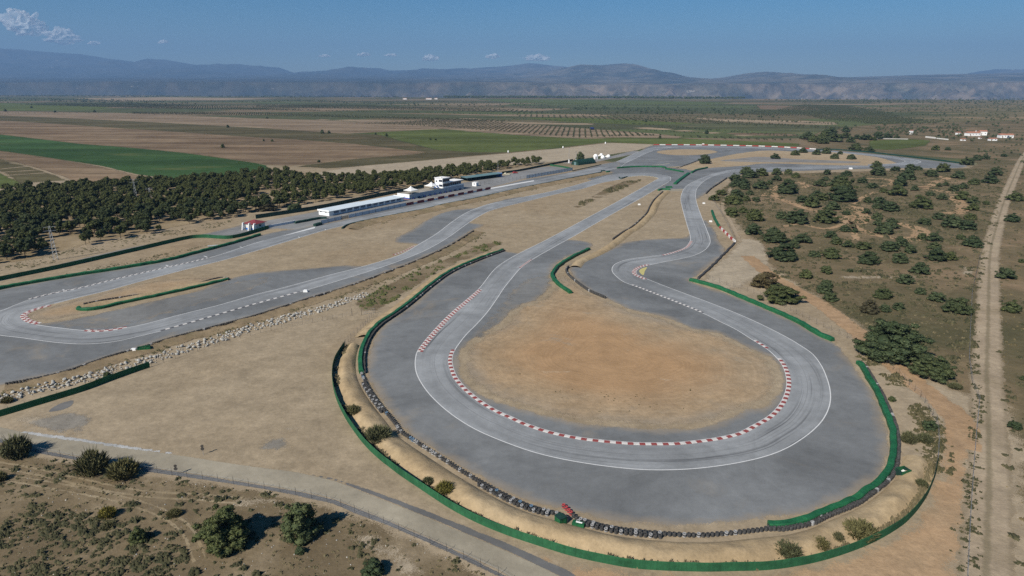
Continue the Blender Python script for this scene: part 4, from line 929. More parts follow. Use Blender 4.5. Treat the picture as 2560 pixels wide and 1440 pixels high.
block_row([(1799,570),(1813,583),(1826,596),(1838,606)], 8, ['red plastic barrier block in the short row beside the scrubland fence', 'white plastic barrier block in the short row beside the scrubland fence'], 'barrier blocks beside the scrubland', 0)
block_row([(1634,362.5),(1780,363.5),(1925,367),(2040,373.5)], 26, ['red barrier block in the long row behind the farthest corner', 'white barrier block in the long row behind the farthest corner'], 'barrier blocks at the farthest corner', 0)
# ------------------------------------------------------------------ plants
def ico(sub):
    bm = bmesh.new(); bmesh.ops.create_icosphere(bm, subdivisions=sub, radius=1)
    V = np.array([v.co[:] for v in bm.verts]); Fc = np.array([[v.index for v in f.verts] for f in bm.faces]); bm.free(); return V, Fc
I1, I2 = ico(1), ico(2)
class FM:
    """fast mesh of many small pieces (numpy)"""
    def __init__(s): s.V = []; s.T = []; s.n = 0
    def add(s, V, T): s.V.append(V); s.T.append(T + s.n); s.n += len(V)
    def data(s, name, mat, smooth=False):
        V = np.concatenate(s.V); T = np.concatenate(s.T); k = T.shape[1]
        me = bpy.data.meshes.new(name); me.vertices.add(len(V)); me.vertices.foreach_set('co', V.astype(np.float32).ravel())
        me.loops.add(T.size); me.loops.foreach_set('vertex_index', T.astype(np.int32).ravel())
        me.polygons.add(len(T)); me.polygons.foreach_set('loop_start', np.arange(0, T.size, k, dtype=np.int32))
        me.update(calc_edges=True); me.materials.append(mat)
        if smooth: me.polygons.foreach_set('use_smooth', np.ones(len(T), bool))
        me.validate(); return me
def leaves(R, c, r, n, size, flat=1.0):
    """n leaf sprigs (small triangles) scattered over a clump of radius r"""
    d = R.normal(size=(n, 3)); d /= np.linalg.norm(d, axis=1)[:, None]
    p = c + d * (r * R.uniform(.72, 1.12, (n, 1))) * np.array([1, 1, flat])
    a = R.normal(size=(n, 3)); t = np.cross(d, a); t /= np.linalg.norm(t, axis=1)[:, None] + 1e-9
    b = np.cross(d, t) + d * R.uniform(-.5, .8, (n, 1)); s = size * R.uniform(.6, 1.4, (n, 1))
    V = np.stack([p - t*s*.55, p + t*s*.55, p + b*s], 1).reshape(-1, 3)
    return V, np.arange(3*n).reshape(-1, 3)
def crown(seed, mat, lumps, nleaf, lsize, sub=I1, core=.86):
    R = np.random.RandomState(seed); fm = FM()
    for c, r in lumps:
        V = sub[0] * (r * core * R.uniform(.82, 1.1, (len(sub[0]), 1))) * np.array([1, 1, .85]) + c
        fm.add(V, sub[1]); fm.add(*leaves(R, np.array(c), r, nleaf, lsize, .88))
    return fm.data('crown', mat)
def oak_lumps(R, w=1.0, h=.75, n=26, base=.08):
    """domed, lobed crown about 1 unit across: bulges, dips and a few stray sprigs"""
    L = []; ph = R.uniform(0, 6.28, 4); am = R.uniform(.02, .085, 4)
    for i in range(n):
        a = R.uniform(0, 2*math.pi); e = math.asin(R.uniform(.0, 1)); rr = R.uniform(.18, .36)
        lobe = 1 + sum(am[k] * math.sin((k+2)*a + ph[k]) for k in range(4)); top = 1 + .22 * math.sin(2*a + ph[1]) * math.cos(e)
        rad = .36 * lobe * R.uniform(.8, 1.12)
        L.append((np.array([math.cos(a)*math.cos(e)*rad*w, math.sin(a)*math.cos(e)*rad*w, base + .05 + math.sin(e)*(h-.24)*top*R.uniform(.82, 1.08)]), rr * .5))
    for i in range(n // 9):      # sprigs standing proud of the outline
        a = R.uniform(0, 6.28); e = R.uniform(.1, 1.4); L.append((np.array([math.cos(a)*math.cos(e)*.5, math.sin(a)*math.cos(e)*.5, base + math.sin(e)*(h-.05)]), R.uniform(.05, .09)))
    for i in range(4): L.append((np.array([R.uniform(-.16,.16), R.uniform(-.16,.16), base + h*.3 + R.uniform(-.08,.08)]), .22))
    return L
def trunk(h, r, mat, seed=0, limbs=3, spread=.3):
    R = random.Random(seed); mb = MB(); t = (R.uniform(-.05,.05)*h, R.uniform(-.05,.05)*h, h)
    mb.tube((0,0,-.1), t, r, r*.6, 6)
    for i in range(limbs):
        a = i*2.4 + R.random(); mb.tube((t[0]*.7, t[1]*.7, h*.7), (math.cos(a)*spread, math.sin(a)*spread, h*1.35), r*.5, r*.2, 5)
    return mb.data('trunk', mat)
PROTO = {}
def proto(kind, i, crown_me, trunk_me): PROTO.setdefault(kind, []).append((crown_me, trunk_me))
def plant(kind, name, loc, w, h, label, cat, grp, rz=None, i=None, simple=False):
    """a tree or shrub: Empty > crown, trunk (shared meshes)"""
    L = PROTO[kind]; c, t = L[rng.randrange(len(L)) if i is None else i % len(L)]
    root = empty(name, (loc[0], loc[1], loc[2] if len(loc) > 2 else 0), rng.uniform(0, 6.28) if rz is None else rz, label, cat, grp)
    root.scale = (w, w * rng.uniform(.88, 1.12), h)
    objm('crown', c, root)
    if t and not simple: objm('trunk', t, root)
    return root
for i in range(6):
    R = np.random.RandomState(40+i)
    proto('oak', i, crown(40+i, M['oak'], oak_lumps(R, 1, .95, 46, .05), 70, .042, I1), trunk(.32, .045, M['bark'], i))
for i in range(2):
    R = np.random.RandomState(50+i)
    proto('oak_brown', i, crown(50+i, M['oak_brown'], oak_lumps(R, 1, .95, 46, .05), 70, .042, I1), trunk(.32, .04, M['bark'], i))
for i in range(3):      # large, close oaks with finer leaves
    R = np.random.RandomState(60+i); L = oak_lumps(R, 1, .95, 95, .04); L = [(c, r*(.66 if j < 95 else 1.0)) for j, (c, r) in enumerate(L)]
    proto('oak_big', i, crown(60+i, M['oak'], L, 120, .028, I1), trunk(.34, .04, M['bark'], i, 4))
for i in range(7):      # young pines: a ragged ball of needles on a clear trunk
    R = np.random.RandomState(70+i); L = []; nl = 20 + R.randint(10); el = R.uniform(.8, 1.15)
    for j in range(nl):
        a = R.uniform(0, 6.28); e = math.asin(R.uniform(-.75, 1)); rad = R.uniform(.22, .36)
        L.append((np.array([math.cos(a)*math.cos(e)*rad, math.sin(a)*math.cos(e)*rad, .62 + math.sin(e)*rad*.82*el]), R.uniform(.09, .16)))
    for j in range(4): L.append((np.array([R.uniform(-.1,.1), R.uniform(-.1,.1), .52 + j*.06]), .19))
    proto('pine', i, crown(70+i, M['pine'], L, 40, .06, I1), trunk(.5, .026, M['bark'], i, 4, .2))
for i in range(3):
    R = np.random.RandomState(80+i); L = [(np.array([R.uniform(-.2,.2), R.uniform(-.2,.2), R.uniform(.4,.75)]), R.uniform(.2,.28)) for j in range(6)]
    proto('olive', i, crown(80+i, M['olive'], L, 8, .12, I1), None)
def broom_mesh(seed, mat, n=1500, spiky=1.0):
    """feathery upright shrub: many thin sprays over soft leafy clumps"""
    R = np.random.RandomState(seed); fm = FM()
    def sprays(b, d, ln, w):
        tip = b + d * ln[:, None]; sd = np.cross(d, R.normal(size=d.shape)); sd /= np.linalg.norm(sd, axis=1)[:, None]; mid = b*.45 + tip*.55
        for s_ in (1, -1): fm.add(np.stack([b, mid + sd*w*s_, tip], 1).reshape(-1,3), np.arange(3*len(b)).reshape(-1,3))
    a = R.uniform(0, 6.28, n); r0 = np.sqrt(R.uniform(0, 1, n)) * .36; tilt = R.uniform(0, .75, n) * (r0/.3)
    d = np.stack([np.cos(a)*np.sin(tilt), np.sin(a)*np.sin(tilt), np.cos(tilt)], 1) + R.normal(size=(n,3))*.22; d /= np.linalg.norm(d, axis=1)[:, None]
    b = np.stack([np.cos(a)*r0, np.sin(a)*r0, R.uniform(0, .6, n) * (1.1 - r0*1.6)], 1)
    sprays(b, d, R.uniform(.12, .34, n) * spiky, R.uniform(.008, .02, (n,1)))
    m = 26; a = R.uniform(0, 6.28, m); b = np.stack([np.cos(a)*.12, np.sin(a)*.12, np.full(m, .3)], 1); d = R.normal(size=(m,3))*.28 + np.array([0,0,1]); d /= np.linalg.norm(d, axis=1)[:, None]
    sprays(b, d, R.uniform(.4, .72, m) * spiky, R.uniform(.006, .012, (m,1)))
    for j in range(16):
        aa = R.uniform(0, 6.28); q_ = math.sqrt(R.uniform()) * .30; c = np.array([math.cos(aa)*q_, math.sin(aa)*q_, R.uniform(.1,.55) * (1 - q_)]); rr = R.uniform(.08,.15)
        fm.add(I1[0]*rr*.7*R.uniform(.7,1.1,(len(I1[0]),1)) + c, I1[1]); fm.add(*leaves(R, c, rr*1.25, 110, .045))
    return fm.data('crown', mat)
for i in range(3): proto('broom', i, broom_mesh(90+i, M['broom'], 1500), None)
for i in range(2): proto('broom_y', i, broom_mesh(96+i, M['broom_y'], 1200, .9), None)

# --- holm oaks of the scrubland: (photo x, y of foot, width in px), read off in three tiles
def tile(ox, oy, L): return [(ox + x/4, oy + y/4, w/4) for x, y, w in L]
OAKS = tile(1920, 360, [(1110,250,120),(1290,275,90),(1440,265,100),(1515,265,80),(1130,320,160),(1420,360,170),(1780,285,140),(1660,330,130),(1930,350,130),(605,310,90),(805,325,110),(100,310,100),(215,305,90),(290,340,90),(100,370,100),(215,390,80),(25,410,80),(590,370,80),(960,395,110),(540,430,130),(720,425,160),(780,490,260),(220,505,230),(510,520,110),(790,585,280),(360,590,130),(560,570,140),(470,640,170),(670,665,150),(1060,445,110),(1170,490,90),(1330,525,180),(1350,430,150),(1720,430,60),(1790,420,70),(1880,475,100),(1970,450,110),(2090,410,120),(2260,400,160),(1130,600,140),(1250,680,170),(1110,650,100),(1570,655,200),(1760,560,110),(1970,565,140),(2080,600,120),(2070,670,120),(2110,165,100),(2190,155,90),(2020,215,130),(1690,65,80),(1810,65,60),(2370,130,60),(800,715,100),(1000,700,90),(1110,760,110),(1110,820,90),(1260,850,170),(1200,910,190),(1590,815,130),(1730,760,120),(1880,845,190),(2030,865,190),(2050,760,120),(2090,1040,190),(1000,780,50),(320,805,240),(620,800,250),(150,755,120),(790,882,110),(880,890,70),(100,995,260),(60,905,120),(370,1000,190),(650,945,130),(1330,970,70),(1690,980,150),(1250,1080,190),(1360,1030,130),(1450,1100,130),(1690,1060,130),(1730,1180,220),(1850,1170,130),(1340,1200,160),(1040,1215,230),(660,1155,190),(480,1135,120),(190,1178,310),(270,1050,110),(600,1305,130),(400,1355,130),(830,1285,60),(1550,1310,180),(1400,1405,160),(600,1440,130),(85,150,100),(280,115,90),(360,90,90),(500,110,90),(600,100,110),(680,150,90),(850,155,90),(730,105,60),(900,70,140),(1030,78,100),(2510,575,170),(2480,785,150),(2420,1360,180),(2545,1190,60),(450,560,90),(1480,470,80),(1640,520,90),(1540,560,60),(1010,590,80),(700,1010,110),(980,1060,150),(820,1040,120),(1560,960,110),(1950,960,100),(2200,610,70),(2300,320,130)])
OAKS += tile(1920, 720, [(590,62,160),(645,138,160),(1190,118,200),(1545,68,110),(1720,145,170),(1950,272,270),(1190,248,120),(1330,232,130),(2480,255,180),(2560,925,60),(2500,1425,140)])
OAKS += tile(1280, 360, [(2250,372,140),(2400,342,160),(2510,322,140),(2240,432,120),(2330,422,130),(2500,455,160),(2100,515,110),(2030,568,110),(2340,458,110),(2230,610,190),(2260,545,150),(2350,575,90),(2450,578,90),(2385,512,80),(2210,730,140),(2320,692,110),(2450,780,200),(2430,915,170),(2350,310,120)])
OAKS += tile(1920, 0, [(420,1402,130),(580,1402,140),(700,1422,160),(560,1440,150),(840,1425,90),(990,1402,110),(1120,1392,110),(1210,1382,90),(790,1382,110),(640,1360,130),(790,1322,90),(480,1424,120),(350,1390,60),(1300,1385,60),(1060,1405,80),(900,1390,70)])
def oak_label(x, y, w):
    m = w * mpp(x, y); z = 'small' if m < 4.2 else ('middling' if m < 7.5 else 'broad')
    if x > 2440 and y > 400: return f'{z} dark oak bush right of the straight pale dirt road'
    if y < 362: return f'{z} oak in the dark grove behind the farthest corner'
    if y < 402 and x < 2230: return f'{z} oak among the islands of the far right corner'
    if y < 420 and x > 2230: return f'{z} oak beyond the outer barrier of the far right corner'
    if x < 1935 and y < 600: return f'{z} holm oak near the right-hand track and its fence'
    if y < 470: return f'{z} holm oak at the far edge of the scrubland below the track'
    if y < 530: return f'{z} holm oak among the winding reddish paths in the scrubland'
    if y < 600: return f'{z} holm oak in the middle of the scrubland'
    if y < 700: return f'{z} holm oak between the scrubland middle and the rocky streak'
    return f'{z} holm oak standing in the dry grass above the largest oak'
for i, (x, y, w) in enumerate(OAKS):
    p = gp(x, y); m = w * mpp(x, y) * 1.04; p = (p[0], p[1] + m * .34)
    kind = 'oak_big' if w > 48 else 'oak'
    plant(kind, 'holm_oak', p, m, m * rng.uniform(.5, .68) * (1.15 if m < 5 else 1), oak_label(x, y, w), 'tree', 'holm oaks of the scrubland')
def solo(kind, name, x, y, w, hpx, label, cat='bush', grp=None, fwd=.3, i=None):
    s = mpp(x, y); p = gp(x, y); m = w * s
    # height in metres from the picture height, foreshortened by the downward view
    u, v = x-1280, y-720; dep = P + math.atan(v / F); h = (hpx - w*.5*math.sin(dep)*.6) * s / math.cos(dep)
    return plant(kind, name, (p[0], p[1] + m*fwd), m, max(h, m*.4), label, cat, grp, i=i)
solo('oak_big','holm_oak', 1967,761,104,50,'broad rounded green oak beside the track fence above the reddish path','tree', i=0)
solo('oak_brown','holm_oak', 1921,723,74,46,'brownish dense oak left of the green one beside the track fence','tree')
solo('oak_brown','holm_oak', 2180,786,46,38,'small brownish oak between two green oaks in the dry grass','tree')
solo('oak_big','holm_oak', 2262,915,182,118,'largest dark green oak with a wide crown beside the reddish track','tree', i=1)
solo('oak_big','holm_oak', 2350,955,116,66,'second large dark oak touching the largest one on its right','tree', i=2)
solo('oak_big','holm_oak', 545,1385,140,112,'large dense holm oak in the left foreground casting a dark shadow','tree', i=1)
solo('oak','holm_oak', 742,1358,98,98,'foreground oak with an uneven crown right of the large dense one','tree', i=3)
solo('oak','holm_oak', 930,1448,62,44,'half-cut oak at the bottom border with a round dark shadow beside it','tree')
solo('broom','broom_shrub', 25,1152,84,74,'tall feathery shrub at the left border beside the access road')
solo('broom','broom_shrub', 218,1195,86,84,'tallest feathery shrub below the access road with bare top twigs')
solo('broom','broom_shrub', 296,1203,82,62,'rounded feathery shrub just right of the tallest one')
solo('broom','broom_shrub', -6,1206,34,30,'feathery shrub cut by the left border below the faint track')
solo('oak','bush', 340,1362,46,42,'small bright green bush with a shadow left of the large dense oak')
solo('broom','bush', 430,1296,40,26,'loose light green bush in the stony ground above the large oak')
solo('broom_y','bush', 262,1300,46,40,'yellowish bush in the middle of the stony scrub')
solo('oak','bush', 748,1388,28,20,'tiny bush just below the oak with the uneven crown')
solo('broom','bush', 262,1326,36,20,'low dark bush directly below the yellowish bush')
solo('broom','broom_shrub', 942,1112,76,56,'olive green shrub behind the tall netting on the left of the bend')
solo('broom','broom_shrub', 1070,1214,34,24,'small grey-green shrub beside the yellow-green one behind the netting')
solo('broom_y','broom_shrub', 1110,1241,52,46,'yellow-green shrub behind the tall netting')
solo('broom','broom_shrub', 882,1040,40,34,'thin grey shrub in the netting trench upper left')
solo('broom','broom_shrub', 2162,1356,92,56,'largest green shrub behind the netting at the lower right')
solo('broom','broom_shrub', 2098,1358,38,30,'narrow green shrub left of the largest netting shrub')
solo('broom','broom_shrub', 2054,1378,54,34,'low grey-green shrub leaning on the lower right netting')
solo('broom','broom_shrub', 1978,1400,72,46,'rounded green shrub at the lowest part of the netting')
solo('broom','broom_shrub', 2278,1112,46,40,'green shrub on the bank right of the run-off')
solo('broom','broom_shrub', 2318,1110,40,30,'low green shrub by the wire fence on the right bank')
solo('oak','bush', 2233,1005,20,14,'small round bush on the right bank near the green barrier')
solo('oak','bush', 2330,1080,40,30,'dark bush against the wire fence on the right bank')
solo('broom','bush', 2395,975,40,20,'pale bush at the foot of the second large oak')
solo('broom','bush', 12,1010,30,22,'green bush among the white boulders at the left border')
solo('oak','bush', 265,945,22,16,'dark bush growing between the white boulders')
solo('broom','bush', 2308,1222,34,28,'grey bush inside the netting where it turns up on the right')
solo('oak','oak_tree', 1452,404,24,26,'round-crowned tree behind the green tunnel shed','tree', i=1)
solo('oak_big','oak_tree', 1764,410,32,26,'lone bushy tree by the barriers before the far corner','tree', i=0)
solo('oak_brown','bush', 666,529,44,24,'broad dark bush behind the red-roofed hut at the pine edge')
solo('oak','bush', 735,531,34,28,'round green tree left of the garage block by the netting','tree')
# --- lone trees out in the fields
for x, y, w, lb in ((569,319,8,'small lone tree on the fallow strip far left'),(805,334,11,'larger of two round trees side by side in the fields'),(822,334,9,'smaller of two round trees side by side in the fields'),
                    (659,353,6,'left tree of a tiny pair in the ploughed field'),(680,354,7,'right tree of a tiny pair in the ploughed field'),(556,370,12,'lone round tree casting a shadow on the ploughed field'),(797,406,8,'thin lone tree near the sand apron'),
                    (966,341,9,'lone tree at the left end of the bright green field'),(939,337,6,'tiny dark bush left of the bright green field'),(1076,350,6,'left tree of a pair in the bright green field'),(1089,351,6,'right tree of a pair in the bright green field'),
                    (1650,346,8,'round tree between the bright field and the orchard'),(1615,305,7,'dark lone tree among the long parcels'),(1767,335,12,'dark clump of trees by the straw strip'),(236,281,7,'dark lone tree on the vine field border'),(137,281,6,'low tree by the vine field border'),(668,297,6,'tiny lone tree above the pale vine field'),(12,279,8,'tree by the bright strip at the left border'),(78,270,6,'dark tree inside the far bright strip')):
    solo('oak','field_tree', x, y, w, w * .95, lb, 'tree', fwd=.2)

# --- pine plantation
POLY = [(-220,700),(0,668),(100,650),(240,606),(375,586),(480,563),(560,549),(640,531),(710,522),(790,507),(900,489),(1000,471),(1100,456),(1170,442),(1280,421),(1345,411),(1352,404),(1290,410),(1200,420),(1100,430),(1000,440),(900,446),(820,448),(740,441),(690,432),(600,438),(470,453),(340,460),(200,467),(0,483),(-260,508)]
pw = [tuple(p) for p in G(POLY)]; A = np.array(pw); spots = []
q = random.Random(11); ang = .33; ca, sa = math.cos(ang), math.sin(ang)
for i in range(-125, 125):
    for jj in range(-30, 160):
        u, v = i * 5.7 + q.uniform(-1.9, 1.9), jj * 5.3 + 60 + q.uniform(-1.9, 1.9)
        x, y = u*ca - v*sa, u*sa + v*ca
        spots.append((x, y))
SPT = np.array(spots); kk = inside(pw, SPT[:, 0], SPT[:, 1]); SPT = SPT[kk]
keep = []
for x, y in SPT:
    d = noise.noise(Vector((x/34, y/34, 2.2)))
    if d > -.42 and q.random() > .1: keep.append((x, y))
keep.sort(key=lambda p: p[0]**2 + p[1]**2)
print('pines', len(keep))
near_p, far_p = keep[:300], keep[300:]
def pine_label(x, y):
    if x < -190: return 'young pine in the left part of the plantation near its lower edge'
    if y < 330: return 'young pine in the plantation between the pit road and the fields'
    return 'young pine in the plantation behind the garage block and tents'
for x, y in near_p:
    h = q.choice((3.8, 4.8, 5.4, 6.0, 6.8)) * q.uniform(.9, 1.1); w = h * q.uniform(.88, 1.15)
    plant('pine', 'pine_tree', (x, y), w, h, pine_label(x, y), 'tree', 'pines of the plantation')
def merged(name, kind, items, mat_slots, label=None, cat=None):
    """many plants merged into one mesh (stuff)"""
    fm = FM(); src = []
    for c, t in PROTO[kind]:
        V = np.empty(len(c.vertices)*3, np.float32); c.vertices.foreach_get('co', V); T = np.empty(len(c.loops), np.int32); c.loops.foreach_get('vertex_index', T)
        src.append((V.reshape(-1,3), T.reshape(-1,3)))
    for x, y, w, h in items:
        V, T = src[q.randrange(len(src))]; a = q.uniform(0, 6.28); c_, s_ = math.cos(a), math.sin(a)
        X = V[:,0]*w; Y = V[:,1]*w
        fm.add(np.stack([X*c_ - Y*s_ + x, X*s_ + Y*c_ + y, V[:,2]*h], 1), T)
    o = objm(name, fm.data(name, mat_slots)); tag(o, label, cat, None, 'stuff'); return o
its = []
for x, y in far_p:
    h = q.choice((3.8, 4.8, 5.4, 6.0, 6.6)) * q.uniform(.9, 1.1); its.append((x, y, h*q.uniform(.85,1.12), h))
merged('pine_wood', 'pine', its, M['pine'], 'rest of the dense young pine plantation behind the pit buildings', 'pine wood')

# --- olive orchards far out
OR = []
def orchard(px, dx, dy, ang, s=2.9, drop=.04):
    g = [tuple(p) for p in G(px)]; a = np.array(g); cx, cy = a.mean(0); R = max(np.hypot(*(a - (cx, cy)).T)); ca, sa = math.cos(ang), math.sin(ang)
    u, v = np.meshgrid(np.arange(-R, R, dx), np.arange(-R, R, dy)); X = cx + u*ca - v*sa; Y = cy + u*sa + v*ca; X = X.ravel(); Y = Y.ravel()
    k = inside(g, X, Y); 
    for x, y in zip(X[k], Y[k]):
        if q.random() > drop: OR.append((x + q.uniform(-.7,.7), y + q.uniform(-.7,.7), s*q.uniform(.8,1.25), s*q.uniform(.7,.95)))
orchard([(900,309),(1000,306),(1080,299),(1180,298),(1230,305),(1290,311),(1420,318),(1600,333),(1640,340),(1560,342),(1450,345),(1330,336),(1100,318)], 8.5, 7.5, -.10)
orchard([(1480,344),(1560,342),(1640,340),(1800,344),(2000,352),(1900,352),(1740,345),(1600,336)], 10, 9, -.12, 3.6)
orchard([(330,281),(640,283),(1000,294),(1280,303),(1250,306),(960,298),(640,289),(330,286)], 12, 13, -.08, 4.2)
orchard([(640,264),(860,262),(1000,268),(1270,275),(1400,283),(1300,284),(1060,276),(640,270)], 16, 16, -.08, 5.0)
orchard([(40,262),(330,258),(640,271),(820,278),(600,276),(300,270)], 18, 18, -.05, 5.2)
orchard([(2010,262),(2120,265),(2200,280),(2300,305),(2190,312),(2060,300),(1940,275)], 18, 12, .30, 5.0)
orchard([(1920,276),(2060,277),(2040,290),(1910,291),(1830,285)], 16, 14, .1, 4.6)
orchard([(1280,288),(1500,292),(1760,302),(2080,318),(2100,323),(1820,313),(1500,300),(1300,293)], 14, 16, -.05, 4.8, .15)
orchard([(2160,293),(2260,298),(2380,304),(2320,312),(2160,312)], 14, 12, .2, 5.0, .2)
OR.sort(key=lambda p: p[0]**2 + p[1]**2); print('olives', len(OR))
for x, y, w, h in OR[:300]:
    o = objm('olive_tree', PROTO['olive'][q.randrange(3)][0], None, (x, y, 0)); o.scale = (w, w, h); o.rotation_euler = (0, 0, q.uniform(0, 6))
    tag(o, 'small olive tree in the nearest rows of the orchard beyond the bright field', 'tree', 'olives of the nearest orchard rows')
merged('olive_orchard', 'olive', OR[300:], M['olive'], 'far rows of olive trees across the plain', 'orchard')
# hedgerows, scattered trees and the dark wood along the rim of the plain
HD = []
def scatter(px, n, s, jit=.4):
    g = [tuple(p) for p in G(px)]; a = np.array(g); (x0, y0), (x1, y1) = a.min(0), a.max(0); c = 0; t = 0
    while c < n and t < n*60:
        t += 1; x, y = q.uniform(x0, x1), q.uniform(y0, y1)
        if inside(g, np.array([x]), np.array([y]))[0]: HD.append((x, y, s*q.uniform(.6, 1.5), s*q.uniform(.5, 1.0))); c += 1
scatter([(1110,243.5),(1400,244),(1860,247),(1850,248.5),(1400,246.5),(1110,245.5)], 900, 20)
scatter([(-200,243),(60,246),(300,250),(560,262),(400,264),(150,256),(-200,250)], 420, 9)
scatter([(-200,239),(640,241),(1000,243),(1000,245),(640,244),(-200,241)], 500, 14)
scatter([(640,250),(1280,262),(1900,272),(1900,280),(1400,276),(900,262)], 260, 8)
scatter([(1400,270),(1700,274),(1950,290),(2000,300),(1700,290),(1450,280)], 120, 8)
scatter([(2050,266),(2560,262),(2800,300),(2600,330),(2300,318),(2180,330),(2090,330)], 620, 5.5)
scatter([(1900,250),(2560,248),(2900,256),(2600,262),(2000,258)], 500, 10)
scatter([(2200,318),(2420,320),(2400,335),(2260,340),(2180,345)], 160, 4.5)
scatter([(2340,330),(2600,322),(2640,350),(2480,362),(2330,350)], 70, 5)
scatter([(2440,372),(2560,362),(2640,400),(2560,440),(2470,420)], 60, 3.0)
def treeline(px, step, s, jit=3.0, skip=.15):
    for p in resample(G(px), step):
        if q.random() > skip: HD.append((p.x + q.uniform(-jit, jit), p.y + q.uniform(-jit, jit)*2, s*q.uniform(.6, 1.4), s*q.uniform(.5, .9)))
for px, st, sz in (([(640,283),(960,293),(1280,304)],9,4.5),([(700,276),(1000,281),(1300,289)],10,5),([(1280,297),(1600,311),(2000,345)],8,4),([(1280,311),(1500,322),(1760,334)],8,3.4),([(1480,281),(1760,293),(2100,311)],9,4.5),
                   ([(1280,284),(1500,288),(1760,298),(1990,306)],8,5),([(0,284),(300,282),(640,290)],9,3.6),([(640,262),(1000,268),(1280,275)],11,5.5),([(200,262),(640,266),(900,272)],10,6),([(1300,270),(1600,275),(1900,280)],11,6),([(1100,258),(1500,262),(1900,266)],13,7),
                   ([(0,257),(300,262),(640,268)],12,6),([(1650,318),(1850,330),(2020,342)],7,3.2),([(700,252),(1280,257)],14,8),([(1880,300),(2080,312)],8,4),([(300,252),(700,256)],14,8)):
    treeline(px, st, sz)
merged('distant_trees', 'olive', HD, M['oak'], 'scattered dark trees and hedges across the far plain', 'trees')
# ------------------------------------------------------------------ buildings and equipment
def frame(a, b):
    A_, B_ = Vector(gp(*a)), Vector(gp(*b)); d = B_ - A_
    return (A_.x, A_.y, 0), math.atan2(d.y, d.x), d.length
def local(o, ang, px, z=0):
    p = Vector(gp(px[0], px[1], z)) - Vector(o[:2]); c, s = math.cos(ang), math.sin(ang); return p.x*c + p.y*s, -p.x*s + p.y*c
def part(name, mat, parent, *boxes):
    mb = MB()
    for b in boxes: mb.box(*b)
    return mb.build(name, mat, parent)
# --- long garage block
o, an, L = frame((824,540.5), (1010,502.5)); dep = abs(local(o, an, (796,536))[1]); dep = min(max(dep, 9), 16) * .9
g = empty('garage_block', o, an, 'long low white garage block with a pale metal roof beside the pit lane', 'building'); g.scale = (1, 1, .82)
s1 = L * .51
part('wall', M['white'], g, (0, s1, .25, dep, 0, 3.05), (s1, L, .25, dep, 0, 2.8))
mb = MB()
mb.add([(-.3,-.7,3.07),(s1+.2,-.7,3.07),(s1+.2,dep+.3,3.5),(-.3,dep+.3,3.5),(-.3,-.7,3.24),(s1+.2,-.7,3.24),(s1+.2,dep+.3,3.67),(-.3,dep+.3,3.67)], [(0,3,2,1),(4,5,6,7),(0,1,5,4),(1,2,6,5),(2,3,7,6),(3,0,4,7)])
mb.add([(s1+.21,-.5,2.82),(L+.2,-.5,2.82),(L+.2,dep+.3,3.22),(s1+.21,dep+.3,3.22),(s1+.21,-.5,2.96),(L+.2,-.5,2.96),(L+.2,dep+.3,3.36),(s1+.21,dep+.3,3.36)], [(0,3,2,1),(4,5,6,7),(0,1,5,4),(1,2,6,5),(2,3,7,6),(3,0,4,7)])
mb.build('roof', M['roofmetal'], g)
part('parapet', M['white'], g, (-.55,-.3,-.5,dep+.4,2.85,3.8))
part('parapet', M['white'], g, (L+.22,L+.5,-.3,dep+.4,2.6,3.6))
part('fascia', M['fascia'], g, (.1, s1, -.02, .24, 2.52, 3.04)); part('fascia', M['fascia'], g, (s1+.1, L, -.02, .24, 2.52, 2.79))
nd = 11
for i in range(nd):
    x0 = L * (.055 + .925 * i / nd); x1 = x0 + L * .062
    d = part('garage_door', M['board'], g, (x0, x1, .12, .24, .05, 2.5))
    part('window', M['shutter'], d, (x0+.15, x1-.15, .06, .115, 1.35, 2.45))
for y in (dep*.25, dep*.72): part('window', M['glass'], g, (-.045, -.002, y, y+1.3, 2.0, 2.6))
part('door', M['offwhite'], g, (L*.55, L*.55+1.1, .08, .118, 0, 2.1))
# --- stand with terrace, control tower and glazed lounge
o, an, L = frame((1024,499), (1160,472.8)); D = 10.0; hb = 2.9
b = empty('race_control_building', o, an, 'white race control tower and glazed lounge on a long grey terrace', 'building')
part('podium', M['offwhite'], b, (0, L, .15, D, 0, hb))
part('front_screen', M['fascia'], b, (.6, L-.2, -.1, .145, .75, hb+.3))
part('end_wall', M['white'], b, (-.2, -.002, -.1, D, 1.0, hb+.3))
part('blue_band', M['blue'], b, (-.22, -.002, -.1, D, .45, 1.0)); part('red_band', M['maroon'], b, (-.23, -.002, -.1, D, 0, .45))
part('blue_band', M['blue'], b, (0, 1.6, -.05, .145, .3, .75))
part('terrace', M['terrace'], b, (0, L, .15, D, hb+.003, hb+.16))
mb = MB()
for i in range(25): x = .3 + (L*.6) * i / 24; mb.tube((x, D-.2, hb), (x, D-.2, hb+1.05), .03, n=4)
mb.tube((.3, D-.2, hb+1.05), (L*.6, D-.2, hb+1.05), .03, n=4); mb.build('railing', M['metal'], b)
for i in range(10):
    x = L * (.05 + .095 * i); part('pit_box', M['navy'], b, (x, x+1.1, -.9, -.12, 0, .95))
tx0, tx1 = L*.60, L*.735; th = hb + 6.4
tw = part('tower', M['white'], b, (tx0, tx1, .6, 7.2, hb+.165, th))
mb = MB(); mb.box(tx0-.3, tx1+.3, .1, 7.5, th, th+.28); mb.box(tx0+.4, tx0+1.2, 2, 3, th+.28, th+.9); mb.build('roof', M['pvc'], tw)
for z0 in (hb+1.0, hb+4.1):
    part('window', M['glass'], tw, (tx0+.5, tx1-.12, .545, .598, z0, z0+1.8)); part('window', M['glass'], tw, (tx0-.055, tx0-.002, .75, 3.6, z0+.1, z0+1.4))
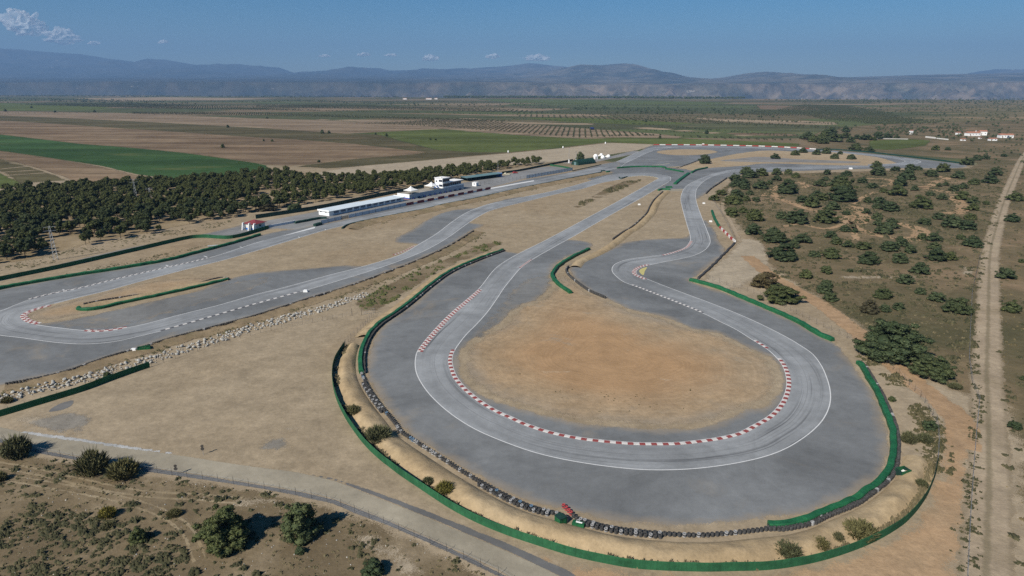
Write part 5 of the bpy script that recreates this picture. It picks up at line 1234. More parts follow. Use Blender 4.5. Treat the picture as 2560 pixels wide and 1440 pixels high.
part('window', M['glass'], tw, (tx0-.055, tx0-.002, 5.2, 6.2, hb+3.9, hb+4.9))
part('balcony', M['offwhite'], tw, (tx0, tx1+.1, .3, .54, hb+3.0, hb+3.5))
mb = MB(); mb.prism([(tx0-1.3, hb+.17), (tx0-.1, hb+.17), (tx0-.1, hb+.6)], 6.2, 7.2)
for i in range(9): mb.box(tx0-1.3, tx0-.1, 3.2+i*.42, 3.6+i*.42, hb+.17+.3*i, hb+.35+.3*i)
mb.build('stair', M['blue'], b)
lg = part('lounge', M['offwhite'], b, (tx1+.01, L-.1, 2.2, 8.5, hb+.165, hb+3.25))
part('window', M['glass'], lg, (tx1+.1, L-.3, 2.1, 2.197, hb+1.05, hb+3.0)); part('roof', M['pvc'], lg, (tx1-.0, L+.3, .35, 8.8, hb+3.26, hb+3.55))
part('parapet', M['white'], b, (tx0+.2, L, .02, .142, hb+.31, hb+1.0))
mb = MB()
for i in range(7): x = tx1 + .5 + (L-.5-tx1-.5)*i/6; mb.tube((x,.6,hb+.1),(x,.6,hb+3.26),.06,n=5)
mb.build('column', M['white'], b)
# --- pagoda tents on the terrace
def tent(px, s, label):
    p = gp(px[0], px[1], hb); t = empty('pagoda_tent', (p[0], p[1], hb+.16), an, label, 'tent', 'white tents on the terrace')
    mb = MB(); h = s/2; V = []; lv = []
    for f, z in ((1, 2.1), (1.02, 2.45), (.72, 2.75), (.42, 3.25), (.18, 3.95), (.02, 4.75)):
        lv.append([(-h*f,-h*f,z),(h*f,-h*f,z),(h*f,h*f,z),(-h*f,h*f,z)])
    V = [v for l in lv for v in l]; Fc = [(i*4+k, i*4+(k+1)%4, (i+1)*4+(k+1)%4, (i+1)*4+k) for i in range(5) for k in range(4)]
    mb.add(V, Fc); mb.build('canopy', M['pvc'], t)
    for a, c in ((-h,-h),(h,-h),(h,h),(-h,h)):
        m2 = MB(); m2.tube((a*.97,c*.97,0),(a*.97,c*.97,2.2),.05,n=5); m2.build('pole', M['metal'], t)
tent((1028,485), 6.4, 'white pointed tent at the left end of the terrace')
tent((1079,473.5), 6.2, 'white pointed tent just left of the control tower')
# --- red roofed hut
o, an2, L2 = frame((640,576), (668,568.5)); W_ = 6.4
h = empty('gate_hut', o, an2, 'small white hut with a dark red hipped roof by the pit road', 'building')
part('wall', M['offwhite'], h, (0, W_, 0, W_, 0, 3.0))
mb = MB(); e = .7; mb.add([(-e,-e,2.95),(W_+e,-e,2.95),(W_+e,W_+e,2.95),(-e,W_+e,2.95),(W_*.5,W_*.5-.4,4.5),(W_*.5,W_*.5+.4,4.5),(-e,-e,3.1),(W_+e,-e,3.1),(W_+e,W_+e,3.1),(-e,W_+e,3.1)],
    [(0,3,2,1),(0,1,7,6),(1,2,8,7),(2,3,9,8),(3,0,6,9),(6,7,4),(7,8,5,4),(8,9,5),(9,6,4,5)]); mb.build('roof', M['redroof'], h)
for x, y in ((-1.5,-.2),(-1.5,W_*.45),(-1.5,W_+.2)): 
    m2 = MB(); m2.add([(x-.6,y-.2,0),(x+1.4,y-.2,0),(x+1.4,y+.2,0),(x-.6,y+.2,0),(x+.2,y-.2,3.5),(x+1.4,y-.2,3.5),(x+1.4,y+.2,3.5),(x+.2,y+.2,3.5)], [(0,3,2,1),(4,5,6,7),(0,1,5,4),(1,2,6,5),(2,3,7,6),(3,0,4,7)]); m2.build('buttress', M['white'], h)
part('blue_band', M['blue'], h, (-.05,-.002,.3,W_-.3,0,.9)); part('window', M['glass'], h, (2.4,3.8,-.05,-.002,1.5,2.4)); part('door', M['navy'], h, (-.06,-.051,2.2,3.3,0,2.1))
# --- parking shelter
o, an3, L3 = frame((1168,454.5), (1255,442.5))
c = empty('parking_shelter', o, an3, 'long dark open shelter with a teal roof in front of the pines', 'shelter')
mb = MB(); mb.add([(0,0,2.5),(L3,0,2.5),(L3,7,3.0),(0,7,3.0),(0,0,2.66),(L3,0,2.66),(L3,7,3.16),(0,7,3.16)], [(0,3,2,1),(4,5,6,7),(0,1,5,4),(1,2,6,5),(2,3,7,6),(3,0,4,7)]); mb.build('roof', M['teal'], c)
part('back_wall', M['dkgreen'], c, (0, L3, 6.7, 6.85, 0, 2.9)); part('end_panel', M['blue'], c, (L3+.01, L3+.15, 0, 6.9, 0, 3.1))
for i in range(9): m2 = MB(); x = .3 + (L3-.6)*i/8; m2.tube((x,.3,0),(x,.3,2.55),.07,n=5); m2.build('post', M['darkmetal'], c)
# --- white booth
o, an4, L4 = frame((1190.6,465.9), (1200.5,463.2))
c = empty('white_booth', o, an4, 'small white cabin standing alone on the paddock asphalt', 'cabin')
part('wall', M['white'], c, (0, 3.4, 0, 3.2, 0, 2.5)); part('roof', M['pvc'], c, (-.15, 3.55, -.15, 3.35, 2.5, 2.65)); part('window', M['shutter'], c, (-.04,-.002,1.2,2.0,1.1,1.9)); part('door', M['board'], c, (1.2,2.1,-.04,-.002,0,2.0))
# --- pit fence with dark red boards
def pit_fence(a, b, n, label, h=1.9, mat='board', solid=True):
    o, an_, L_ = frame(a, b); f = empty('pit_fence', o, an_, label, 'fence', 'pit lane fences')
    if solid: part('panel', M[mat], f, (0, L_, -.03, .03, .1, h))
    else:
        mb = MB()
        for z in (.5, 1.0, 1.5, h-.05): mb.tube((0,0,z),(L_,0,z),.02,n=3)
        mb.build('rail', M['metal'], f)
    for i in range(n + 1):
        m2 = MB(); x = L_*i/n; m2.tube((x,-.09,0),(x,-.09,h+.25),.07,n=5); m2.build('post', M['darkmetal'], f)
    return f, L_
pit_fence((803,560.5), (854,549), 3, 'short pale pit fence left of the wooden gate')
o, an_, L_ = frame((855,549), (871,545.5)); g = empty('wooden_gate', o, an_, 'brown wooden gate in the pit fence', 'gate')
for i in range(5): part('board', M['wood'], g, (.1, L_-.1, -.03, .03, .15+.32*i, .38+.32*i))
for x in (.05, L_-.05): m2 = MB(); m2.tube((x,0,0),(x,0,2),.1); m2.build('post', M['darkmetal'], g)
pit_fence((872,545.5), (1015,514.8), 9, 'pale pit fence along the front of the garage block')
f, L_ = pit_fence((1015,514.8), (1222,474.2), 18, 'pit wall with a row of dark red boards below the control tower', 1.1, 'board')
o_, a_ = f.location, f.rotation_euler.z
for px in ((1022.5,512.5),(1047.5,507),(1071,502),(1098,497),(1123,492),(1147,487.3),(1169.5,482.5),(1192,478),(1214,474)):
    x = local(o_, a_, px)[0]; part('red_board', M['maroon'], f, (x-2.9, x+2.9, -.16, -.1, .15, 1.75))
pit_fence((1201,463), (1319,445.5), 12, 'thin open fence between the white cabin and the blue netting', 2.2, solid=False)
k = N('blue_mesh'); k.base((.50,.58,.64)); k.b.inputs['Alpha'].default_value = .6; M['bluemesh'] = k.m
pit_fence((1316,447), (1431,426.5), 16, 'long blue mesh fence at the end of the paddock', 2.6, 'bluemesh')
o, an_, L_ = frame((673,568.5), (738,557)); w = empty('low_wall', o, an_, 'low white wall running from the red-roofed hut', 'wall'); part('wall', M['board'], w, (0, L_, -.12, .12, 0, 1.1)); part('coping', M['white'], w, (0, L_, -.17, .17, 1.1, 1.2))
# --- tunnel shed
o, an_, L_ = frame((1446,413.5), (1489,408)); r = 4.6
t = empty('tunnel_shed', o, an_, 'dark green half-round tunnel shed near the far straight', 'shed')
mb = MB(); n = 12; V = []; Fc = []
for i in range(19):
    rr = r * (1.0 if i % 2 else .965)
    for kx in range(n+1): a = math.pi*kx/n; V.append((L_*i/18, 4 + math.cos(a)*rr*.95, math.sin(a)*rr))
Fc = [(i*(n+1)+kx, i*(n+1)+kx+1, (i+1)*(n+1)+kx+1, (i+1)*(n+1)+kx) for i in range(18) for kx in range(n)]
mb.add(V, Fc); mb.build('cover', M['dkgreen'], t)
mb = MB(); mb.add([(.3, 4 + math.cos(math.pi*kx/n)*r*.92, math.sin(math.pi*kx/n)*r*.96) for kx in range(n+1)], [tuple(range(n+1))]); mb.add([(L_-.3, 4 + math.cos(math.pi*kx/n)*r*.92, math.sin(math.pi*kx/n)*r*.96) for kx in range(n+1)], [tuple(range(n+1))]); mb.build('end_wall', M['dkgreen'], t)
part('door', M['teal'], t, (.18,.26,2.8,5.2,0,2.6))
# --- white domes and cabin
for x, y, rp, lb in ((1489,391.5,6.2,'largest white dome on the left of the group by the far straight'),(1503,388,4.6,'white dome at the back of the group'),(1507,394,5.6,'front white dome in the middle of the group'),(1521,391.5,5.2,'rightmost white dome of the group'),(1498,389.5,2.4,'tiny white dome between the two left domes'),(1515.5,391.5,2.4,'tiny white dome between the two right domes')):
    s = mpp(x, y); p = gp(x, y + rp*.3); R_ = rp*s; mb = MB()
    mb.lathe([(R_*.93, 0), (R_, R_*.25), (R_*.95, R_*.6), (R_*.72, R_*1.02), (R_*.38, R_*1.26), (.02, R_*1.33)], 14)
    d = empty('white_dome', (p[0], p[1], 0), 0, lb, 'dome', 'white domes by the far straight'); mb.build('shell', M['pvc'], d, True)
    m2 = MB(); m2.box(-R_*.2, R_*.2, -R_*1.03, -R_*.93, 0, R_*.45); m2.build('door', M['board'], d)
o, an_, L_ = frame((1488,398.5), (1496,398)); c = empty('white_cabin', o, an_, 'white cabin with a dark door in front of the white domes', 'cabin')
part('wall', M['white'], c, (0, 3.2, 0, 2.6, 0, 2.5)); part('roof', M['pvc'], c, (-.1, 3.3, -.1, 2.7, 2.5, 2.62)); part('door', M['glass'], c, (.5,1.3,-.04,-.002,0,2.0))
# --- masts, pylons, posts
def mast(px, top, label, white=False):
    p = gp(*px); hgt = (px[1]-top) * mpp(*px) / math.cos(P + math.atan((px[1]-720)/F)); m = empty('mast', (p[0],p[1],0), 0, label, 'mast')
    mb = MB(); mb.tube((0,0,0),(0,0,hgt),.16,.08,6); mb.build('pole', M['metal'], m)
    mb = MB(); mb.box(-.7,.7,-.1,.1,hgt-.25,hgt); mb.build('crossarm', M['darkmetal'], m)
    if white: mb = MB(); mb.box(-.5,.5,-.6,.4,0,2.9); mb.build('base_box', M['white'], m)
mast((1422,407.5), 369, 'tall thin mast with a white base box left of the tunnel shed', True)
mast((1439.5,406.5), 380, 'shorter mast with a white base box behind the tunnel shed', True)
mast((1245,431), 402, 'slim mast among the pines behind the parking shelter')
def pylon(px, top, label):
    p = gp(*px); hgt = (px[1]-top) * mpp(*px) / math.cos(P + math.atan((px[1]-720)/F)); m = empty('lattice_pylon', (p[0],p[1],0), .5, label, 'pylon', 'lattice pylons in the pines')
    mb = MB(); w0, w1 = .75, .22; n = 9
    lv = [[(sx*(w0+(w1-w0)*i/n), sy*(w0+(w1-w0)*i/n), hgt*i/n) for sx, sy in ((-1,-1),(1,-1),(1,1),(-1,1))] for i in range(n+1)]
    for i in range(n):
        for kx in range(4):
            mb.tube(lv[i][kx], lv[i+1][kx], .07, n=4); mb.tube(lv[i][kx], lv[i+1][(kx+1)%4], .045, n=3)
    mb.build('lattice', M['metal'], m); mb = MB()
    for z in (hgt*.86, hgt*.97): mb.tube((-2.1,0,z),(2.1,0,z),.07,n=4)
    mb.build('crossarm', M['metal'], m)
pylon((140,650), 566, 'lattice pylon at the lower left edge of the pines'); pylon((342,506), 448, 'taller looking lattice pylon standing inside the pines'); pylon((376,494), 470, 'short lattice pylon right of the one inside the pines')
for x, y, lb in ((1407.5,371,'white post at the edge of the bright field left of the masts'),(1513.5,360,'white post at the far end of the sand apron'),(1270.5,382,'white tank on a dark base at the corner of the sand apron')):
    p = gp(x, y); m = empty('white_post', (p[0],p[1],0), 0, lb, 'post'); mb = MB(); mb.lathe([(.7,.4),(.7,2.0),(.5,2.35),(.02,2.5)],10); mb.build('body', M['white'], m, True); mb = MB(); mb.lathe([(.9,0),(.9,.4),(.02,.42)],10); mb.build('base', M['darkmetal'], m)
for x, y, lb in ((1598,512.5,'white marker block in the sand between the straights'),(1759.5,509.5,'upper white marker block right of the right-hand track'),(1776.5,555,'lower white marker block right of the right-hand track'),(764,730,'white marker block beside the end of the dark and white kerb'),(2126.5,423,'white marker block at the far edge of the scrubland'),(335,878,'white marker slab below the long tyre wall by the green post'),(1758,361.5,'white marker box on the red and white row')):
    p = gp(x, y); w = .75 if y > 480 else 1.3; m2 = MB(); m2.prism([(-w,0),(-w*.9,w*.8),(-w*.7,w),(w*.7,w),(w*.9,w*.8),(w,0)], -w*.5, w*.5); q_ = m2.build('marker_block', M['white']); q_.location = (p[0], p[1], .02); tag(q_, lb, 'marker')
# --- marshal posts
def marshal(px, w, d, hh, rz, label, stuff=True):
    p = gp(*px); m = empty('marshal_post', (p[0],p[1],0), rz, label, 'marshal post', 'green marshal posts')
    part('screen', M['green'], m, (-w/2,w/2,-d/2,-d/2+.08,0,hh), (-w/2,w/2,d/2-.08,d/2,0,hh)); part('side', M['dkgreen'], m, (-w/2,-w/2+.08,-d/2+.085,d/2-.085,0,hh*.95), (w/2-.08,w/2,-d/2+.085,d/2-.085,0,hh*.95))
    if stuff:
        mb = MB()
        for i in range(5): mb.box(-w*.3+i*w*.12, -w*.3+i*w*.12+.05, -d*.25, d*.3, .1+.1*i, .45+.1*i)
        mb.build('white_board', M['pvc'], m)
marshal((361,877), 3.0, 1.5, 1.15, .45, 'dark green open box behind the long tyre wall on the left', False)
marshal((2256,1188), 2.0, 1.5, 1.3, .3, 'green marshal post filled with white boards on the right bank')
p = gp(1403,1307); m = empty('green_crate', (p[0],p[1],0), .6, 'green crate with a black side beside the gap in the front tyre row', 'crate', None); part('body', M['green'], m, (-.8,.5,-.7,.7,0,1.25)); part('side', M['tyre'], m, (.505,.85,-.65,.65,0,1.15)); part('lid', M['dkgreen'], m, (-.85,.5,-.75,.75,1.253,1.33))
p = gp(1446,1314); m = empty('green_pallet', (p[0],p[1],0), -.35, 'flat green sheeted pallet with a white slat right of the tyre gap', 'pallet', None); part('sheet', M['green'], m, (-.95,.95,-.45,.45,0,.6)); part('slat', M['pvc'], m, (-.4,.6,-.12,.12,.603,.66))
# --- two road signs seen from behind
def road_sign(px, label):
    p = gp(*px); s = empty('road_sign', (p[0],p[1],0), .25, label, 'sign', 'road signs beside the access road')
    mb = MB(); mb.tube((0,0,0),(0,0,2.05),.035,n=6); mb.build('post', M['metal'], s)
    mb = MB(); n = 16; V = [(math.cos(6.283*i/n)*.27, y, 1.82 + math.sin(6.283*i/n)*.27) for y in (-.09,-.06) for i in range(n)]; mb.add(V, [tuple(range(n)), tuple(range(2*n-1,n-1,-1))] + [(i,(i+1)%n,n+(i+1)%n,n+i) for i in range(n)]); mb.build('disc', M['darkmetal'], s)
    mb = MB(); V = [(math.cos(6.283*i/8+.39)*.33, y, 1.25 + math.sin(6.283*i/8+.39)*.33) for y in (-.1,-.06) for i in range(8)]; mb.add(V, [tuple(range(8)), tuple(range(15,7,-1))] + [(i,(i+1)%8,8+(i+1)%8,8+i) for i in range(8)]); mb.build('plate', M['darkmetal'], s)
road_sign((508.5,1136.5), 'road sign seen from behind on the sand above the access road'); road_sign((442,1187), 'road sign seen from behind on the lower verge of the access road')
# --- parked vehicles
def car(px, rz, mat, label, truck=False):
    p = gp(*px); c = empty('parked_car', (p[0],p[1],0), rz, label, 'car')
    mb = MB(); pr = [(-2.1,.35),(-2.15,.8),(-1.9,.95),(-1.3,1.4),(.3,1.42),(.95,.98),(1.95,.85),(2.1,.6),(2.1,.35)] if not truck else [(-2.6,.45),(-2.6,1.0),(.6,1.0),(.6,1.85),(1.5,1.85),(2.1,1.2),(2.4,1.1),(2.4,.45)]
    mb.prism(pr, -.82, .82); mb.build('body', mat, c)
    part('window', M['glass'], c, (-1.2,.2,-.835,-.822,.95,1.32)) if not truck else part('window', M['glass'], c, (.75,1.5,-.835,-.822,1.2,1.7))
    for x in (-1.3,1.3):
        for y in (-.8,.8):
            m2 = MB(); m2.tube((x,y-.1,.33),(x,y+.1,.33),.33,n=12); m2.build('wheel', M['tyre'], c)
car((1288,433.5), .35, M['barred'], 'red car parked by the netting at the back of the paddock'); car((1267,437.5), 2.8, flat('cream_paint', (.5,.47,.36), .5), 'cream pickup parked at the end of the shelter', True)
# --- farm houses on the right
def house(px, w, d, hh, rz, label, arch=False, extra=0):
    p = gp(*px); b = empty('farm_house', (p[0],p[1],0), rz, label, 'house', 'white farm houses on the right')
    part('wall', M['white'], b, (-w/2,w/2,0,d,0,hh))
    mb = MB(); e = .5; mb.prism([(-e,hh+.01),(d/2,hh+d*.22),(d+e,hh+.01)], -w/2-e, w/2+e)
    mb.V = [(y, x, z) for x, y, z in mb.V]; mb.F = [f[::-1] for f in mb.F]; mb.build('roof', M['tile'], b)
    n = max(2, int(w/4))
    for i in range(n): x = -w/2 + (i+.5)*w/n; part('window', M['glass'], b, (x-.5,x+.5,-.05,-.002,hh*.45,hh*.45+1.1))
    part('door', M['wood'], b, (-w*.32-.6,-w*.32+.6,-.06,-.052,0,2.2))
    if arch:
        m2 = MB(); n=10; V=[(w*.1+math.cos(math.pi*i/n)*1.7, -.05, 1.6+math.sin(math.pi*i/n)*1.6) for i in range(n+1)]+[(w*.1-1.7,-.05,0),(w*.1+1.7,-.05,0)]; m2.add(V,[tuple(range(n+3))]); m2.build('archway', M['shutter'], b)
    if extra: part('chimney', M['white'], b, (w*.2,w*.2+.8,d*.4,d*.4+.8,hh,hh+d*.22+1.1))
house((2436,340), 18, 9, 4.2, .05, 'largest white farm house with a terracotta roof on the right', extra=1)
house((2458,338.5), 9, 8, 5.5, -.25, 'white gabled wing standing right of the largest farm house'); house((2398,337), 5, 5, 3.2, .1, 'small white outbuilding left of the largest farm house')
house((2517,345), 17, 8, 4.0, -.1, 'white farm house with a round archway at the far right', True); house((2484,352), 9, 5, 2.6, 0, 'small low white shed in front of the farm houses')
house((2279,336), 4, 4, 5.5, .1, 'narrow cream tower house left of the farm houses'); house((2410,352), 5, 4, 2.2, .1, 'tiny white hut below the largest farm house'); house((2452,347), 3, 3, 2.0, .3, 'tiny white box hut below the gabled wing')
o, an_, L_ = frame((2313,344), (2370,350)); w = empty('field_wall', o, an_, 'long pale ruined wall left of the farm houses', 'wall'); part('wall', M['offwhite'], w, (0, L_*.45, 0, .6, 0, 1.8), (L_*.5, L_, 0, .6, 0, 1.4)); part('coping', M['white'], w, (0, L_*.45, -.05, .65, 1.8, 1.95))
o, an_, L_ = frame((2160,347), (2270,349)); w = empty('field_wall', o, an_, 'long low stone wall behind the far corner below the grove', 'wall'); part('wall', M['rock'], w, (0, L_, 0, .8, 0, 1.2)); part('coping', M['offwhite'], w, (0, L_, -.05, .85, 1.2, 1.3))
p = gp(1480,325); m = empty('dark_blue_object', (p[0],p[1],0), .4, 'unclear dark blue object, shaped as a shed, alone in the olive orchard', 'shed'); part('wall', M['darkmetal'], m, (-3.2,3.2,-2,2,0,2.6)); mb = MB(); mb.add([(-3.5,-2.3,2.5),(3.5,-2.3,2.5),(3.5,2.3,3.9),(-3.5,2.3,3.9),(-3.5,-2.3,2.7),(3.5,-2.3,2.7),(3.5,2.3,4.1),(-3.5,2.3,4.1)], [(0,3,2,1),(4,5,6,7),(0,1,5,4),(1,2,6,5),(2,3,7,6),(3,0,4,7)]); mb.build('roof', M['navy'], m)  # unclear dark blue object; the slant-roofed shed shape is made up
for x, y, w_, lb in ((1012,248.5,40,'pale hamlet house left of the tiny row on the horizon'),(1072,248.5,60,'long white farm building of the tiny row on the horizon'),(1090,248.2,30,'small white farm building at the right of the tiny row on the horizon')):
    house((x, y), w_*.6, 12, 6, 0, lb)
p = gp(532,617); m = empty('blue_bench', (p[0],p[1],0), .45, 'small blue platform beside the green barrier of the main straight', 'platform'); part('seat', M['bluemesh'], m, (-2,2,-.5,.5,.5,.62)); part('leg', M['metal'], m, (-1.8,-1.7,-.4,.4,0,.5)); part('leg', M['metal'], m, (1.7,1.8,-.4,.4,0,.5))
# ------------------------------------------------------------------ ground cover
def tufts(name, spots, mat, label, cat='scrub', blades=9):
    """low cushions of scrub: one mesh"""
    n = len(spots); P_ = np.array(spots); R = np.random.RandomState(n); fm = FM()
    for b in range(blades):
        a = R.uniform(0, 6.28, n); rr = P_[:, 2] * np.sqrt(R.uniform(0, 1, n)) * .55
        c = np.stack([P_[:, 0] + np.cos(a)*rr, P_[:, 1] + np.sin(a)*rr, np.zeros(n)], 1)
        w = P_[:, 2] * R.uniform(.28, .5, n); h = P_[:, 3] * R.uniform(.5, 1.1, n); o = R.uniform(0, 6.28, n)
        vs = [c + np.stack([np.cos(o + t)*w, np.sin(o + t)*w, np.full(n, -.02)], 1) for t in (0, 2.09, 4.19)]
        top = c + np.stack([R.normal(size=n)*w*.3, R.normal(size=n)*w*.3, h], 1)
        V = np.stack(vs + [top], 1).reshape(-1, 3); i = np.arange(n)[:, None]*4
        T = np.concatenate([i + np.array([[0,1,3]]), i + np.array([[1,2,3]]), i + np.array([[2,0,3]])]); fm.add(V, T)
    o = objm(name, fm.data(name, mat)); tag(o, label, cat, None, 'stuff'); return o
def spots_in(px, n, s0, s1, hr=.6, nz=None, thr=0, seed=1):
    g = [tuple(p) for p in G(px)]; a = np.array(g); R = np.random.RandomState(seed); (x0, y0), (x1, y1) = a.min(0), a.max(0)
    X = R.uniform(x0, x1, n*6); Y = R.uniform(y0, y1, n*6); k = inside(g, X, Y); X, Y = X[k], Y[k]; out = []
    for x, y in zip(X, Y):
        if nz and noise.noise(Vector((x/nz, y/nz, seed))) < thr + R.uniform(-.25, .25): continue
        s = s0 + (s1 - s0) * R.uniform()**2.2; out.append((x, y, s, s*hr*R.uniform(.7, 1.3)))
        if len(out) >= n: break
    return out
NEARS = [(-300,1108),(0,1112),(92,1140),(200,1160),(350,1184),(500,1206),(640,1228),(740,1246),(830,1264),(890,1292),(965,1320),(1065,1365),(1150,1402),(1260,1465),(1280,1600),(-400,1650)]
tufts('scrub_tufts', spots_in(NEARS, 650, .35, 1.2, .55, 7, .05, 3) + spots_in([(-100,1270),(120,1270),(330,1300),(470,1380),(500,1480),(-100,1500)], 750, .35, 1.1, .6, 6, -.2, 4), M['tuft'], 'low dark cushions of scrub on the stony ground in the left foreground')
tufts('dry_grass', spots_in(NEARS, 2600, .15, .5, .7, 5, -.1, 5), M['tuftdry'], 'dry grass tufts on the stony ground in the left foreground', 'grass', 6)
SCR = [(1775,500),(1830,452),(1930,438),(2220,428),(2420,424),(2520,420),(2500,520),(2470,640),(2440,800),(2425,960),(2330,955),(2242,895),(2172,845),(2100,785),(2010,720),(1930,680),(1925,620),(1870,590),(1820,530)]
tufts('scrub_tufts', spots_in(SCR, 5200, .5, 2.0, .5, 14, -.05, 6), M['tuft'], 'low scrub covering the open ground between the oaks on the right')
tufts('dry_grass', spots_in(SCR, 6500, .3, .9, .6, 18, -.15, 7), M['tuftdry'], 'dry grass covering the open ground between the oaks on the right', 'grass', 5)
RGT = [(2520,520),(2540,460),(2700,420),(3100,600),(3000,1500),(2520,1500),(2512,1300),(2505,1080),(2500,900),(2500,700)]
tufts('scrub_tufts', spots_in(RGT, 2600, .35, 1.5, .5, 8, -.1, 8), M['tuft'], 'low scrub right of the straight pale dirt road')
tufts('dry_grass', spots_in(RGT, 3000, .2, .7, .6, 8, -.2, 9), M['tuftdry'], 'dry grass right of the straight pale dirt road', 'grass', 5)
tufts('ditch_scrub', spots_in([(890,758),(935,727),(1010,690),(1090,655),(1180,618),(1252,600),(1258,606),(1215,630),(1150,652),(1080,688),(1020,728),(970,762),(930,783)], 760, .35, 1.3, .7, 7, .08, 10), M['grass'], 'green weeds along the ditch between the two asphalt areas', 'weeds')
tufts('ditch_scrub', spots_in([(1440,516),(1470,496),(1510,474),(1560,454),(1605,447),(1598,456),(1560,470),(1500,496),(1450,518)], 330, .6, 2.8, .6, 16, .0, 11), M['tuft'], 'grey-green bushes along the ditch inside the top hairpin', 'weeds')
# weeds in the netting trench and on banks
def along(px, n, spread, s0, s1, hr, seed):
    cl = crom(G(px), 1.0); R = np.random.RandomState(seed); out = []
    nn = normals(cl)
    while len(out) < n:
        i = R.randint(len(cl)); u = R.normal() * spread
        if noise.noise(Vector((cl[i].x/6, cl[i].y/6, seed))) < -.15: continue
        p = cl[i] + nn[i]*u; s = s0 + (s1-s0)*R.uniform()**2; out.append((p.x, p.y, s, s*hr*R.uniform(.6,1.4)))
    return out
inn = away(crom(G(NET_LINE), 1.0), .95, (1500, 1700))
def along_cl(cl, n, spread, s0, s1, hr, seed):
    R = np.random.RandomState(seed); out = []; nn = normals(cl)
    while len(out) < n:
        i = R.randint(len(cl)); u = R.normal() * spread
        if noise.noise(Vector((cl[i].x/7, cl[i].y/7, seed))) < -.1: continue
        p = cl[i] + nn[i]*u; s = s0 + (s1-s0)*R.uniform()**2; out.append((p.x, p.y, s, s*hr*R.uniform(.6,1.4)))
    return out
tufts('trench_weeds', along_cl(inn, 1500, .22, .25, .8, 1.1, 12), M['tuftdry'], 'dry grey weeds in the trench behind the tall netting', 'weeds', 7)
tufts('bank_weeds', along_cl(away(cBS[::2], 4.5, (500,760)), 700, 1.6, .25, .9, .6, 13), M['tuftdry'], 'dry weeds on the bank below the long tyre wall', 'weeds', 7)
tufts('bank_weeds', along_cl(away(ms, 5.5, (1000,450)), 300, 2.2, .4, 1.3, .5, 14), M['tuftdry'], 'dry weeds on the bank below the main straight', 'weeds', 7)
tufts('fence_weeds', along([(2330,1180),(2335,1105),(2320,1060),(2290,1010),(2262,975),(2236,945),(2165,893)], 420, 1.3, .3, 1.2, .6, 15), M['tuft'], 'weeds on the right bank beside the wire fence', 'weeds', 7)
tufts('fence_weeds', along([(2416,1440),(2424,1300),(2432,1180),(2440,1080),(2448,1000),(2430,900),(2430,760)], 380, .7, .25, .8, .7, 16), M['tuft'], 'weeds in the old fence line left of the pale dirt road', 'weeds', 7)
tufts('infield_weeds', spots_in([(1290,830),(1330,850),(1400,950),(1560,985),(1700,960),(1760,980),(1700,1030),(1500,1030),(1380,990),(1290,930)], 170, .12, .45, .4, 9, .1, 17), M['tuft'], 'a few low weeds on the sandy infield', 'weeds', 5)
tufts('verge_weeds', spots_in([(-200,700),(0,668),(240,610),(480,566),(640,540),(620,552),(480,582),(300,620),(160,650),(0,690),(-200,725)], 900, .3, 1.0, .5, 12, -.1, 18) + spots_in([(-100,740),(0,718),(150,688),(330,650),(500,615),(560,600),(420,645),(300,668),(140,692),(10,718),(-100,745)], 500, .3, .9, .6, 10, -.1, 19), M['tuftdry'], 'dry grass beside the pit road under the pines', 'grass', 6)

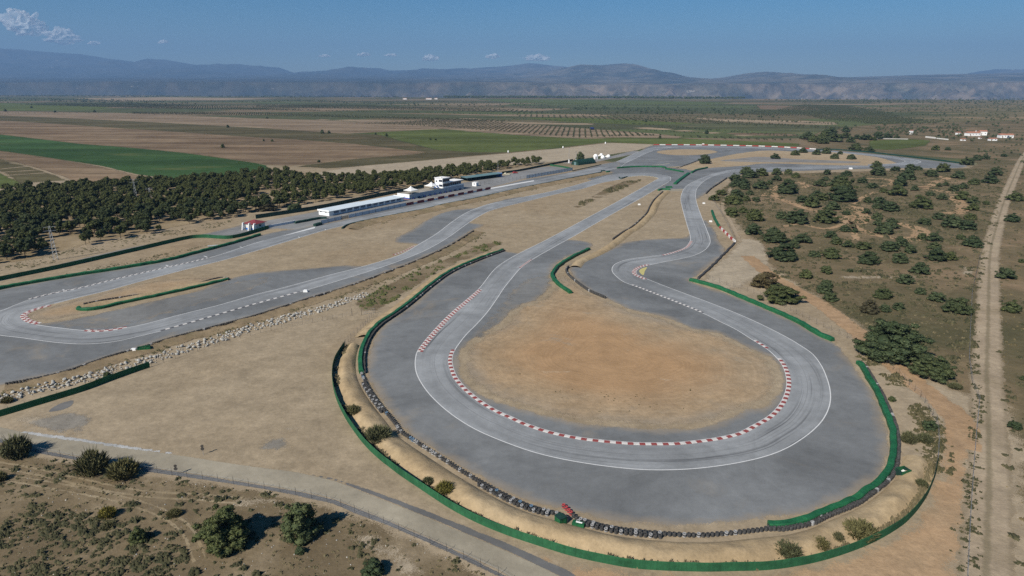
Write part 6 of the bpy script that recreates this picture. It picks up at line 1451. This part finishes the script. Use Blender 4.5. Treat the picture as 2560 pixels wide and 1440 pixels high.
# ------------------------------------------------------------------ white boulders in the ditch
bl = crom(G([(-150,1045),(0,1000),(75,978),(150,962),(225,945),(300,921),(375,902),(450,877),(525,854),(600,831),(640,818),(715,798),(790,777),(865,753),(922,734)]), .5)
nn = normals(bl); R = random.Random(21); rocks = []
for i in range(len(bl)):
    wd = 2.7 if i < len(bl)*.75 else 2.2
    for k in range(4):
        u = R.uniform(-wd, wd); p = bl[i] + nn[i]*u + Vector((R.uniform(-.3,.3), R.uniform(-.3,.3)))
        s = R.uniform(.30, .52) if R.random() < .62 else R.uniform(.5, .95)
        rocks.append((p.x, p.y, s))
pl = []
cell = {}
for r in sorted(rocks, key=lambda r: -r[2]):
    ok = True; cx, cy = int(r[0]), int(r[1])
    for a in (-1,0,1):
        for b in (-1,0,1):
            for s in cell.get((cx+a, cy+b), ()):
                if (s[0]-r[0])**2 + (s[1]-r[1])**2 < ((s[2]+r[2])*.46)**2: ok = False
    if ok: pl.append(r); cell.setdefault((cx, cy), []).append(r)
pl.sort(key=lambda r: -r[2] / math.hypot(r[0], r[1]))
print('rocks', len(pl))
RM = []
for i in range(8):
    RR = np.random.RandomState(200+i); V = I2[0].copy(); 
    for _ in range(7):
        d = RR.normal(size=3); d /= np.linalg.norm(d); h = RR.uniform(.55, .85); dp = V @ d; V = V - np.outer(np.maximum(dp - h, 0), d)
    V *= RR.uniform(.7, 1.15, 3) * np.array([1, 1, .8]); V *= RR.uniform(.94, 1.06, (len(V), 1)); fm = FM(); fm.add(V * .62, I2[1]); RM.append((fm.data('boulder', M['rock']), V * .62))
for x, y, s in pl[:300]:
    o = objm('boulder', RM[R.randrange(8)][0], None, (x, y, s*.22 + R.uniform(0, .15))); o.scale = (s, s, s); o.rotation_euler = (R.uniform(-.4,.4), R.uniform(-.4,.4), R.uniform(0, 6))
    tag(o, 'pale grey boulder lying in the stone row along the ditch', 'boulder', 'white boulders along the ditch')
fm = FM()
for x, y, s in pl[300:]:
    V = RM[R.randrange(8)][1] * s; a = R.uniform(0, 6); c_, s_ = math.cos(a), math.sin(a)
    fm.add(np.stack([V[:,0]*c_-V[:,1]*s_+x, V[:,0]*s_+V[:,1]*c_+y, V[:,2]+s*.2], 1), I2[1])
o = objm('boulder_row', fm.data('boulder_row', M['rock'])); tag(o, 'smaller white boulders filling the row along the ditch', 'boulders', None, 'stuff')
# loose stones in the foreground scrub
fm = FM()
for x, y, s, h in spots_in(NEARS, 900, .06, .26, .5, 8, -.1, 31):
    V = RM[R.randrange(8)][1] * s; fm.add(V + np.array([x, y, s*.1]), I2[1])
o = objm('loose_stones', fm.data('loose_stones', M['rock'])); tag(o, 'loose pale stones on the ground in the left foreground', 'stones', None, 'stuff')
